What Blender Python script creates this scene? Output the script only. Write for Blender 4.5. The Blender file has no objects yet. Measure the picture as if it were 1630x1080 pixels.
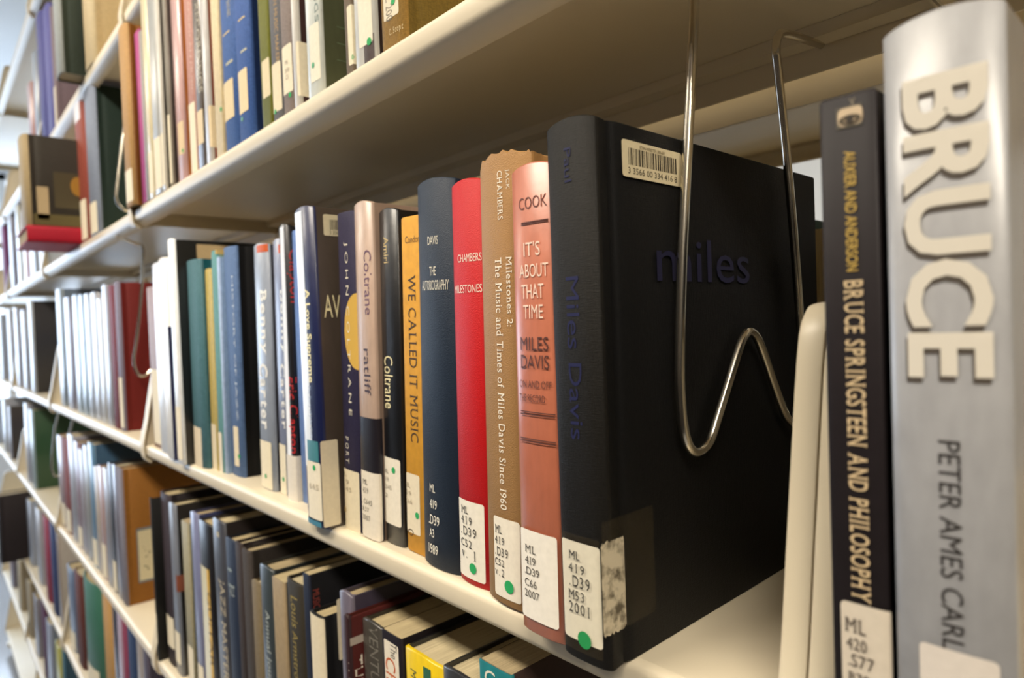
import bpy, bmesh, math, random
from mathutils import Vector, Matrix

# ------------------------------------------------------------------ camera, world, lights, exposure
scn = bpy.context.scene
ROOT = scn.collection
cam_data = bpy.data.cameras.new('camera')
cam = bpy.data.objects.new('camera', cam_data)
ROOT.objects.link(cam)
cam_data.sensor_width = 36.0
cam_data.lens = 1038.0 / 1630.0 * 36.0
cam_data.clip_start = 0.01
cam_data.clip_end = 60
right = Vector((0.6708, 0.7406, -0.0378))
up = Vector((0.0079, 0.0439, 0.9990))
back = right.cross(up).normalized()
up = back.cross(right).normalized()
cam.matrix_world = Matrix((
    (right.x, up.x, back.x, 0), (right.y, up.y, back.y, 0), (right.z, up.z, back.z, 0), (0, 0, 0, 1)))
cam_data.dof.use_dof = True
cam_data.dof.focus_distance = 0.36
cam_data.dof.aperture_fstop = 7.5
scn.camera = cam

scn.view_settings.view_transform = 'Standard'
scn.view_settings.look = 'None'
scn.view_settings.gamma = 1.0
scn.view_settings.use_curve_mapping = False
scn.view_settings.exposure = 0.06

world = bpy.data.worlds.new('daylight')
scn.world = world
world.use_nodes = True
bg = world.node_tree.nodes['Background']
bg.inputs['Color'].default_value = (0.75, 0.86, 1.0, 1)
bg.inputs['Strength'].default_value = 2.2

def area(name, loc, target, sx, sy, power, color):
    d = bpy.data.lights.new(name, 'AREA')
    d.shape = 'RECTANGLE'; d.size = sx; d.size_y = sy
    d.energy = power; d.color = color
    o = bpy.data.objects.new(name, d)
    ROOT.objects.link(o)
    o.location = loc
    o.rotation_euler = (Vector(target) - Vector(loc)).to_track_quat('-Z', 'Y').to_euler()
    return o
COOL = (0.62, 0.78, 1.0)
WARM = (1.0, 0.90, 0.75)
WINP = 120
# daylight through the window wall at the far end of the aisle
area('window_daylight', (-5.5, -.7, 0.2), (0, -0.7, 0.2), 4.4, 1.8, WINP, COOL)
# ceiling lamps over the aisle and over the next aisle
CEIL = 1.35; FLOOR = -1.42
for i, lx in enumerate((-3.4, -1.0, 1.0)):
    area('ceiling_lamp_light', (lx, -0.75, CEIL - 0.06), (lx, -0.75, 0), 1.2, 0.3, (9, 36, 54)[i], WARM)
area('ceiling_lamp_light', (-0.8, 1.5, CEIL - 0.06), (-0.8, 1.5, 0), 1.2, 0.5, 26, (1.0, 0.93, 0.82))

# ------------------------------------------------------------------ materials
def lin(h):
    if not isinstance(h, str): return h
    h = h.lstrip('#'); r = []
    for i in (0, 2, 4):
        c = int(h[i:i+2], 16) / 255.0
        r.append(c / 12.92 if c <= 0.04045 else ((c + 0.055) / 1.055) ** 2.4)
    return (r[0], r[1], r[2], 1)
MATS = {}
def mat(color, kind='plain'):
    key = (color, kind)
    if key in MATS: return MATS[key]
    m = bpy.data.materials.new(kind)
    m.use_nodes = True
    nt = m.node_tree; N = nt.nodes; L = nt.links
    p = N['Principled BSDF']
    c = lin(color)
    p.inputs['Base Color'].default_value = c
    tc = N.new('ShaderNodeTexCoord')
    def noise(scale, detail=3, mapping=None):
        n = N.new('ShaderNodeTexNoise'); n.inputs['Scale'].default_value = scale; n.inputs['Detail'].default_value = detail
        if mapping:
            mp = N.new('ShaderNodeMapping'); mp.inputs['Scale'].default_value = mapping
            L.new(tc.outputs['Object'], mp.inputs['Vector']); L.new(mp.outputs['Vector'], n.inputs['Vector'])
        else: L.new(tc.outputs['Object'], n.inputs['Vector'])
        return n
    def vary(n, lo, hi):
        r = N.new('ShaderNodeMapRange'); r.inputs['From Min'].default_value = .3; r.inputs['From Max'].default_value = .7
        r.inputs['To Min'].default_value = lo; r.inputs['To Max'].default_value = hi
        L.new(n.outputs['Fac'], r.inputs['Value'])
        h = N.new('ShaderNodeHueSaturation'); h.inputs['Color'].default_value = c
        L.new(r.outputs['Result'], h.inputs['Value']); L.new(h.outputs['Color'], p.inputs['Base Color'])
    def bump(n, s, d=.0004):
        b = N.new('ShaderNodeBump'); b.inputs['Strength'].default_value = s; b.inputs['Distance'].default_value = d
        L.new(n.outputs['Fac'], b.inputs['Height']); L.new(b.outputs['Normal'], p.inputs['Normal'])
    if kind == 'cloth':
        p.inputs['Roughness'].default_value = .62
        p.inputs['Specular IOR Level'].default_value = .22
        w1 = noise(1.0, 2, (2600, 2600, 260)); w2 = noise(1.0, 2, (260, 260, 2600))
        a = N.new('ShaderNodeMath'); a.operation = 'ADD'
        L.new(w1.outputs['Fac'], a.inputs[0]); L.new(w2.outputs['Fac'], a.inputs[1])
        b = N.new('ShaderNodeBump'); b.inputs['Strength'].default_value = .55; b.inputs['Distance'].default_value = .0003
        L.new(a.outputs[0], b.inputs['Height']); L.new(b.outputs['Normal'], p.inputs['Normal'])
        r = N.new('ShaderNodeMapRange'); r.inputs['From Min'].default_value = .7; r.inputs['From Max'].default_value = 1.3
        r.inputs['To Min'].default_value = .72; r.inputs['To Max'].default_value = 1.28
        L.new(a.outputs[0], r.inputs['Value'])
        h = N.new('ShaderNodeHueSaturation'); h.inputs['Color'].default_value = c
        L.new(r.outputs['Result'], h.inputs['Value']); L.new(h.outputs['Color'], p.inputs['Base Color'])
    elif kind == 'leather':
        p.inputs['Roughness'].default_value = .5
        p.inputs['Specular IOR Level'].default_value = .3
        bump(noise(1600, 3), .7, .0004)
    elif kind == 'gloss':
        p.inputs['Roughness'].default_value = .38
        p.inputs['Coat Weight'].default_value = .4
        p.inputs['Coat Roughness'].default_value = .24
        bump(noise(60, 3), .25, .0015)
        vary(noise(220, 3, (1, 1, .3)), .93, 1.07)
    elif kind == 'paperback':
        p.inputs['Roughness'].default_value = .5; p.inputs['Specular IOR Level'].default_value = .2
        vary(noise(160, 4), .9, 1.08)
    elif kind == 'paper':
        p.inputs['Roughness'].default_value = .75
        vary(noise(300, 4), .95, 1.03)
    elif kind == 'worn_paper':
        p.inputs['Roughness'].default_value = .6
        n = noise(170, 6, None); r = N.new('ShaderNodeValToRGB')
        r.color_ramp.elements[0].position = .36; r.color_ramp.elements[0].color = lin('#5a5242')
        r.color_ramp.elements[1].position = .56; r.color_ramp.elements[1].color = c
        L.new(n.outputs['Fac'], r.inputs['Fac']); L.new(r.outputs['Color'], p.inputs['Base Color'])
    elif kind == 'pages':
        p.inputs['Roughness'].default_value = .9
        n = noise(1.0, 3, (2200, 25, 25))
        vary(n, .62, 1.12); bump(n, .5, .0004)
    elif kind == 'steel':
        p.inputs['Roughness'].default_value = .42
        p.inputs['Coat Weight'].default_value = .08; p.inputs['Coat Roughness'].default_value = .3
        bump(noise(900, 2), .06, .0003)
        vary(noise(6, 4), .96, 1.03)
    elif kind == 'chrome':
        p.inputs['Metallic'].default_value = 1.0; p.inputs['Roughness'].default_value = .2
    elif kind == 'ink':
        p.inputs['Roughness'].default_value = .55
    elif kind == 'tape':
        p.inputs['Roughness'].default_value = .25; p.inputs['Alpha'].default_value = .10
    elif kind == 'tile':
        p.inputs['Roughness'].default_value = .16
        vary(noise(3, 4), .95, 1.04)
    elif kind == 'plaster':
        p.inputs['Roughness'].default_value = .9
        vary(noise(2, 3), .97, 1.02)
    elif kind == 'lamp':
        p.inputs['Emission Color'].default_value = c; p.inputs['Emission Strength'].default_value = 6
    elif kind == 'glass':
        p.inputs['Roughness'].default_value = .02; p.inputs['Transmission Weight'].default_value = 1.0
        p.inputs['IOR'].default_value = 1.1
    MATS[key] = m
    return m

# ------------------------------------------------------------------ object helpers
def obj(name, verts, faces, mats, parent=None, smooth=False, mi=None):
    me = bpy.data.meshes.new(name)
    me.from_pydata([tuple(v) for v in verts], [], faces)
    for m in (mats if isinstance(mats, (list, tuple)) else [mats]): me.materials.append(m)
    if mi:
        for p, i in zip(me.polygons, mi): p.material_index = i
    if smooth:
        for p in me.polygons: p.use_smooth = True
        try: me.set_sharp_from_angle(angle=math.radians(50))
        except Exception: pass
    me.update()
    o = bpy.data.objects.new(name, me)
    ROOT.objects.link(o)
    if parent: o.parent = parent
    return o
def fix_normals(o):
    bm = bmesh.new(); bm.from_mesh(o.data)
    bmesh.ops.recalc_face_normals(bm, faces=bm.faces)
    bm.to_mesh(o.data); bm.free()
    return o
def thing(name, label, cat, loc, group=None, rot=(0, 0, 0)):
    o = bpy.data.objects.new(name, None); ROOT.objects.link(o)
    o.empty_display_size = .02
    o.location = loc; o.rotation_euler = rot
    o['label'] = label; o['category'] = cat
    if group: o['group'] = group
    return o
def box_vf(x0, x1, y0, y1, z0, z1, off=0):
    v = [(x, y, z) for z in (z0, z1) for (x, y) in ((x0, y0), (x1, y0), (x1, y1), (x0, y1))]
    f = [(3, 2, 1, 0), (4, 5, 6, 7), (0, 1, 5, 4), (1, 2, 6, 5), (2, 3, 7, 6), (3, 0, 4, 7)]
    return v, [tuple(i + off for i in q) for q in f]
def box(name, x0, x1, y0, y1, z0, z1, m, parent=None, bev=0):
    v, f = box_vf(x0, x1, y0, y1, z0, z1)
    o = obj(name, v, f, m, parent)
    if bev:
        bm = bmesh.new(); bm.from_mesh(o.data)
        bmesh.ops.bevel(bm, geom=list(bm.edges), offset=bev, segments=2, affect='EDGES', profile=.7)
        bm.to_mesh(o.data); bm.free()
    return o
def extrude_x(name, prof, x0, x1, m, parent=None, smooth=True):
    """closed profile of (y, z) points swept along x"""
    n = len(prof)
    v = [(x0, y, z) for y, z in prof] + [(x1, y, z) for y, z in prof]
    f = [(i, (i + 1) % n, n + (i + 1) % n, n + i) for i in range(n)] + [tuple(range(n))[::-1], tuple(range(n, 2 * n))]
    return fix_normals(obj(name, v, f, m, parent, smooth))
def smooth_path(pts, k=8):
    out = []
    P = [Vector(p) for p in pts]
    P = [P[0] * 2 - P[1]] + P + [P[-1] * 2 - P[-2]]
    for i in range(1, len(P) - 2):
        for j in range(k):
            t = j / k
            a, b, c, d = P[i - 1], P[i], P[i + 1], P[i + 2]
            out.append(.5 * ((2 * b) + (c - a) * t + (2 * a - 5 * b + 4 * c - d) * t * t + (3 * b - a - 3 * c + d) * t ** 3))
    out.append(P[-2])
    return out
def tube(name, pts, r, m, parent=None, seg=14, k=8):
    P = smooth_path(pts, k); v = []; f = []
    nrm = Vector((1, 0, 0))
    for i, p in enumerate(P):
        d = (P[min(i + 1, len(P) - 1)] - P[max(i - 1, 0)]).normalized()
        nrm = (nrm - d * nrm.dot(d))
        if nrm.length < 1e-4: nrm = d.orthogonal()
        nrm.normalize()
        bn = d.cross(nrm)
        for s in range(seg):
            a = 2 * math.pi * s / seg
            v.append(p + nrm * math.cos(a) * r + bn * math.sin(a) * r)
    for i in range(len(P) - 1):
        for s in range(seg):
            t = (s + 1) % seg
            f.append((i * seg + s, i * seg + t, (i + 1) * seg + t, (i + 1) * seg + s))
    f.append(tuple(range(seg))[::-1]); f.append(tuple(range((len(P) - 1) * seg, len(P) * seg)))
    return fix_normals(obj(name, v, f, m, parent, True))

STEEL = mat('#d9cdb4', 'steel')
DARKSTEEL = mat('#b8a888', 'steel')

# ------------------------------------------------------------------ the room
def struct(o):
    o['kind'] = 'structure'; return o
WL = -5.6; WR = 2.6; WF = -1.05; WB = 3.2; WFF = -3.4
struct(box('floor', WL, WR, WFF, WB, FLOOR - .1, FLOOR, mat('#8f8f90', 'tile')))
struct(box('ceiling', WL, WR, WFF, WB, CEIL, CEIL + .1, mat('#dfe0df', 'plaster')))
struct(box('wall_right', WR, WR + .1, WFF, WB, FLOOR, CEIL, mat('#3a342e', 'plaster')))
struct(box('bounce_blocker_wall', -3.9, WR, WF - .1, WF, FLOOR, CEIL, mat('#2a2420', 'plaster')))  # unseen dark wall added in place of the opposite bookshelves, cuts bounced light
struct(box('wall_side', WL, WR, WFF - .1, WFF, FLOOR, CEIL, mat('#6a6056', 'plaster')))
struct(box('wall_back', WL, WR, WB, WB + .1, FLOOR, CEIL, mat('#e4e2dc', 'plaster')))
# far wall with a wide window opening
WY0, WY1, WZ0, WZ1 = -3.0, 1.6, -.75, 1.15
v = []; f = []
for a in ((WFF, WY0, FLOOR, CEIL), (WY1, WB, FLOOR, CEIL), (WY0, WY1, FLOOR, WZ0), (WY0, WY1, WZ1, CEIL)):
    vv, ff = box_vf(WL - .1, WL, a[0], a[1], a[2], a[3], len(v)); v += vv; f += ff
struct(obj('wall_left', v, f, mat('#dcdee0', 'plaster')))
v = []; f = []
bars = [(WY0 + (WY1 - WY0) * i / 4 - .02, WY0 + (WY1 - WY0) * i / 4 + .02, WZ0, WZ1) for i in range(5)] + [(WY0, WY1, WZ0, WZ0 + .04), (WY0, WY1, WZ1 - .04, WZ1)]
for a in bars:
    vv, ff = box_vf(WL - .06, WL - .02, a[0], a[1], a[2], a[3], len(v)); v += vv; f += ff
win = struct(obj('window_1', v, f, mat('#e8e8e6', 'steel')))
box('window_pane', WL - .045, WL - .04, WY0 + .02, WY1 - .02, WZ0 + .03, WZ1 - .03, mat('#ffffff', 'glass'), win)

for i, (lx, ly) in enumerate(((-3.4, -.75), (-1.0, -.75), (1.0, -.75), (-.8, 1.5))):
    t = thing('ceiling_lamp', ('long ceiling lamp over the far end of the aisle', 'long ceiling lamp over the middle of the aisle',
              'long ceiling lamp over the near end of the aisle', 'ceiling lamp over the aisle behind the shelves')[i], 'lamp', (lx, ly, CEIL))
    box('lamp_housing', -.66, .66, -.17, .17, -.04, 0, mat('#e8e8e6', 'steel'), t)
    box('diffuser', -.62, .62, -.14, .14, -.05, -.041, mat('#fff2dc', 'lamp'), t)

# ------------------------------------------------------------------ shelving
LEVELS = [('U3', .83), ('U2', .462), ('U1', .183), ('S0', -.155), ('L1', -.465), ('L2', -.762), ('L3', -1.06), ('L4', -1.34)]
LZ = dict(LEVELS)
LNAME = dict(U3='top shelf', U2='high shelf', U1='upper shelf', S0='middle shelf', L1='lower shelf', L2='second-lowest shelf', L3='low shelf', L4='base shelf')
BX = [.83, -.105, -1.059, -1.995, -2.93, -3.865]
BNAME = ['in the bay nearest the camera', 'in the near bay', 'in the second bay', 'in the third bay', 'in the farthest bay']

def bracket(parent, x, side, S, mirror=False):
    """end plate with a rolled front edge that hooks round the lip; side=+1: flange grows towards +x"""
    fr = [(.238, -.026), (.2345, -.024), (.231, -.019), (.2296, -.012), (.2292, 0), (.231, .012), (.2355, .032), (.2405, .06), (.246, .09), (.2515, .12),
          (.2555, .139), (.2590, .1495), (.2645, .1555), (.2715, .158), (.30, .158), (.36, .150), (.452, .142)]
    if mirror: fr = [(.95 - y, z) for y, z in fr]
    fr = smooth_path([(0, y, z + S) for y, z in fr], 3)
    fw = .0098
    v = []; f = []
    n = len(fr)
    # rolled flange, a ribbon 1.4 mm thick with softened edges
    sec = [(0, 0), (.0012, -.0006), (fw - .0012, -.0006), (fw, 0), (fw - .0006, .0012), (.0006, .0012)]
    for i, p in enumerate(fr):
        d = (fr[min(i + 1, n - 1)] - fr[max(i - 1, 0)]).normalized()
        nn = Vector((0, -d.z, d.y)) * (-1 if mirror else 1)
        for a, b in sec:
            v.append(Vector((x + side * a, p.y, p.z)) - nn * b * 1.0)
    k = len(sec)
    for i in range(n - 1):
        for s in range(k):
            t = (s + 1) % k
            f.append((i * k + s, i * k + t, (i + 1) * k + t, (i + 1) * k + s))
    f.append(tuple(range(k))); f.append(tuple(range((n - 1) * k, n * k)))
    # web plate on the bay's outer side
    base = len(v)
    xw = x + side * (fw - .0016)
    yb = .452 if not mirror else .498
    ring = [(p.y, p.z) for p in fr] + [(yb, S - .02), ((.26 if not mirror else .69), S - .02)]
    m2 = len(ring)
    for xx in (xw, xw + side * .0014):
        for y, z in ring: v.append((xx, y, z))
    for i in range(m2):
        t = (i + 1) % m2
        f.append((base + i, base + t, base + m2 + t, base + m2 + i))
    f.append(tuple(base + i for i in range(m2))); f.append(tuple(base + m2 + i for i in range(m2)))
    return fix_normals(obj('end_bracket', v, f, STEEL, parent, True))

def shelf(x0, x1, S, label, mirror=False, front=.232):
    xm = (x0 + x1) / 2; w = (x1 - x0) / 2
    t = thing('steel_shelf', label, 'shelf', (xm, 0, S), 'cream steel library shelves')
    def Y(y): return .95 - y if mirror else y
    lip = [(.2370, 0), (.2340, -.0006), (.2323, -.0022), (.2320, -.0045), (.2320, -.0125), (.2330, -.0152), (.2362, -.0180), (.2405, -.0205),
           (.2440, -.0222), (.2480, -.0226), (.2480, -.0212), (.2442, -.0206), (.2410, -.0188), (.2370, -.0162), (.2340, -.0135), (.2336, -.0045), (.2345, -.0024), (.2370, -.0016)]
    a, b = -w + .0025, w - .0025
    extrude_x('front_lip', [(Y(y), z) for y, z in lip], a, b, STEEL, t)
    y0, y1 = sorted((Y(.2370), Y(.4420)))
    box('shelf_plate', a, b, y0, y1, -.0016, 0, STEEL, t)
    y0, y1 = sorted((Y(.4420), Y(.4440)))
    box('rear_flange', a, b, y0, y1, -.0260, .0, STEEL, t)
    # stiffening rib under the plate
    y0, y1 = sorted((Y(.425), Y(.4415)))
    box('stiffener_rib', a, b, y0, y1, -.0100, -.0018, STEEL, t)
    bracket(t, -w + .0103, -1, 0, mirror)
    bracket(t, w - .0103, 1, 0, mirror)
    return t
for b_ in range(5):
    x1, x0 = BX[b_], BX[b_ + 1]
    for lv, S in LEVELS:
        shelf(x0, x1, S, 'cream steel %s %s' % (LNAME[lv], BNAME[b_]))
for b_ in range(4):
    for lv in ('U1', 'S0'):
        shelf(BX[b_ + 1], BX[b_], LZ[lv], 'cream steel %s on the reverse side %s' % (LNAME[lv], BNAME[b_]), mirror=True)
for i, xb in enumerate(BX):
    t = thing('upright_post', 'cream steel upright at the back, ' + ('right end of the camera bay', 'behind the nearest pair of end brackets', 'left end of the near bay',
              'left end of the second bay', 'left end of the third bay', 'far left end of the run')[i], 'post', (xb, .475, FLOOR), 'uprights behind the shelves')
    box('post', -.013, .013, -.021, .021, 0, 2.5, STEEL, t, .002)
    box('foot_plate', -.02, .02, -.24, .24, 0, .012, STEEL, t)
for b_ in range(4):
    x1, x0 = BX[b_], BX[b_ + 1]
    for lv in ('U2', 'U1', 'S0', 'L1'):
        o = box('cross_rail', x0 + .014, x1 - .014, .462, .4655, LZ[lv] - .0385, LZ[lv] - .0155, STEEL)
        o['label'] = 'cream steel cross rail behind the %s %s' % (LNAME[lv], BNAME[b_]); o['category'] = 'rail'; o['group'] = 'cross rails behind the shelves'

# ------------------------------------------------------------------ books
PEXP = {'r': 2, 'j': 2.6, 'h': 2.6, 'c': 3.2, 'p': 5}
BUL = {'r': .11, 'j': .08, 'h': .10, 'c': .09, 'p': .03}
def surf(u, w, st):
    p = PEXP[st]; B = BUL[st] * w
    t = min(1, abs(u) / (w / 2) * .97)
    return B * (1 - (1 - t ** p) ** (1 / p)) / (1 - (1 - .97 ** p) ** (1 / p))
FONT = {}
GL = {}
def glyph(ch, bold):
    if (ch, bold) in GL: return GL[ch, bold]
    c = bpy.data.curves.new('lettering', 'FONT')
    c.body = ch; c.size = 1.0; c.resolution_u = 3; c.offset = bold
    o = bpy.data.objects.new('lettering', c); ROOT.objects.link(o)
    dg = bpy.context.evaluated_depsgraph_get(); dg.update()
    me = bpy.data.meshes.new_from_object(o.evaluated_get(dg))
    GL[ch, bold] = ([(v.co.x, v.co.y) for v in me.vertices], [tuple(p.vertices) for p in me.polygons], 0)
    bpy.data.meshes.remove(me); bpy.data.objects.remove(o); bpy.data.curves.remove(c)
    return GL[ch, bold]
def slab(vs, fs):
    """short feet on the stem ends, for typewriter and serif faces"""
    cnt = {}
    for q in fs:
        for i in range(len(q)):
            e = tuple(sorted((q[i], q[(i + 1) % len(q)]))); cnt[e] = cnt.get(e, 0) + 1
    vs = list(vs); fs = list(fs); segs = {}
    ys = [v[1] for v in vs]; top = max(ys); lo = 0.0
    for (a, b), n in cnt.items():
        if n != 1: continue
        A, B = vs[a], vs[b]
        if abs(A[1] - B[1]) < .004 and .05 < abs(A[0] - B[0]) < .2 and (abs(A[1] - top) < .012 or abs(A[1] - lo) < .012):
            x0, x1 = sorted((A[0], B[0])); o = len(vs); y = A[1]; s_ = -1 if y > .2 else 1
            vs += [(x0 - .06, y), (x1 + .06, y), (x1 + .06, y + s_ * .045), (x0 - .06, y + s_ * .045)]
            fs.append((o, o + 1, o + 2, o + 3))
    return vs, fs
def font_mesh(txt, bold, style=''):
    key = (txt, bold, style)
    if key in FONT: return FONT[key]
    if style:
        V = []; F = []; x = 0
        for ch in txt:
            if ch == ' ': x += .62 if style == 'mono' else .34; continue
            vs, fs, ad = glyph(ch, bold)
            if ch not in '.:-,/\'': vs, fs = slab(vs, fs)
            a = min(v[0] for v in vs); b = max(v[0] for v in vs)
            if style == 'mono': dx = x + .31 - (a + b) / 2; x += .64
            else: dx = x - a; x += b - a + .09
            o = len(V); V += [(v[0] + dx, v[1]) for v in vs]; F += [tuple(i + o for i in q) for q in fs]
        x0 = min(v[0] for v in V); x1 = max(v[0] for v in V); y0 = min(v[1] for v in V); y1 = max(v[1] for v in V)
        FONT[key] = ([((v[0] - x0) / (x1 - x0), (v[1] - y0) / (y1 - y0)) for v in V], F)
        return FONT[key]
    c = bpy.data.curves.new('lettering', 'FONT')
    c.body = txt; c.size = 1.0; c.resolution_u = 3; c.offset = bold
    o = bpy.data.objects.new('lettering', c); ROOT.objects.link(o)
    dg = bpy.context.evaluated_depsgraph_get(); dg.update()
    me = bpy.data.meshes.new_from_object(o.evaluated_get(dg))
    vs = [tuple(v.co) for v in me.vertices]; fs = [tuple(p.vertices) for p in me.polygons]
    bpy.data.meshes.remove(me); bpy.data.objects.remove(o); bpy.data.curves.remove(c)
    xs = [v[0] for v in vs]; ys = [v[1] for v in vs]
    x0, x1, y0, y1 = min(xs), max(xs), min(ys), max(ys)
    vs = [((v[0] - x0) / (x1 - x0), (v[1] - y0) / max(1e-6, y1 - y0)) for v in vs]
    FONT[key] = (vs, fs)
    return FONT[key]

class Page:
    """maps (u, z) on a book's spine, or (y behind the spine, z) on its right cover, to a point"""
    def __init__(s, w, st): s.w = w; s.st = st
    def pt(s, u, z, side, e):
        if side: return (s.w / 2 + e, u, z)
        if abs(u) > s.w / 2: return (math.copysign(s.w / 2 + e, u), surf(s.w / 2, s.w, s.st) + abs(u) - s.w / 2, z)
        d = s.w * .004
        g = (surf(u + d, s.w, s.st) - surf(u - d, s.w, s.st)) / (2 * d); k = math.sqrt(1 + g * g)
        return (u + e * g / k, surf(u, s.w, s.st) - e / k, z)
def patch(pg, name, u0, u1, z0, z1, m, parent, side=False, e=.0003, r=.0015, n=14, ragged=0, seed=1):
    rd = random.Random(seed)
    r = min(r, (u1 - u0) / 2.2, (z1 - z0) / 2.2)
    us = sorted(set([u0 + r * (1 - math.cos(a * math.pi / 8)) for a in range(5)] + [u1 - r * (1 - math.cos(a * math.pi / 8)) for a in range(5)]
                    + ([u0 + (u1 - u0) * i / n for i in range(1, n)] if side else [q for q in (-math.cos(math.pi * i / 20) * pg.w / 2 for i in range(21)) if u0 < q < u1])))
    v = []; f = []
    for u in us:
        d = min(u - u0, u1 - u, r); c = r - math.sqrt(max(0, r * r - (r - d) ** 2)) if r > 0 else 0
        j0 = rd.uniform(-1, 1) * ragged; j1 = rd.uniform(-1, 1) * ragged
        v.append(pg.pt(u, z0 + c + j0, side, e)); v.append(pg.pt(u, z1 - c + j1, side, e))
    for i in range(len(us) - 1): f.append((2 * i, 2 * i + 2, 2 * i + 3, 2 * i + 1))
    return obj(name, v, f, m, parent, True)
def letters(pg, items, name, m, parent, side=False, e=.0006, bold=0.0, fine=False, style=''):
    """items: (text, u0, u1, z0, z1, vertical)"""
    v = []; f = []
    for txt, u0, u1, z0, z1, vert in items:
        vs, fs = font_mesh(txt, bold, style); off = len(v)
        if fine:
            bm = bmesh.new(); bv = [bm.verts.new((a, b, 0)) for a, b in vs]
            for q in fs:
                try: bm.faces.new([bv[i] for i in q])
                except ValueError: pass
            for _ in range(2): bmesh.ops.subdivide_edges(bm, edges=[ed for ed in bm.edges if ed.calc_length() > .05], cuts=1)
            bmesh.ops.triangulate(bm, faces=bm.faces); bm.verts.index_update()
            vs = [(q.co.x, q.co.y) for q in bm.verts]; fs = [tuple(x.index for x in q.verts) for q in bm.faces]; bm.free()
        for a, b in vs:
            u, z = (u0 + b * (u1 - u0), z1 - a * (z1 - z0)) if vert else (u0 + a * (u1 - u0), z0 + b * (z1 - z0))
            v.append(pg.pt(u, z, side, e))
        f += [tuple(i + off for i in q) for q in fs]
    return obj(name, v, f, m, parent)
def disc(pg, name, u, z, r, m, parent, side=False, e=.0005, rz=None, inner=0):
    rz = rz or r; n = 28; v = []; f = []
    if inner:
        for a in range(n):
            t = 2 * math.pi * a / n
            v.append(pg.pt(u + math.cos(t) * r, z + math.sin(t) * rz, side, e)); v.append(pg.pt(u + math.cos(t) * r * inner, z + math.sin(t) * rz * inner, side, e))
        f = [(2 * a, 2 * ((a + 1) % n), 2 * ((a + 1) % n) + 1, 2 * a + 1) for a in range(n)]
    else:
        v.append(pg.pt(u, z, side, e))
        for a in range(n):
            t = 2 * math.pi * a / n
            uu = u + math.cos(t) * r
            uu = max(-pg.w / 2 + .0003, min(pg.w / 2 - .0003, uu)) if not side else uu
            v.append(pg.pt(uu, z + math.sin(t) * rz, side, e))
        f = [(0, 1 + a, 1 + (a + 1) % n) for a in range(n)]
    return obj(name, v, f, m, parent)

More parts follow.
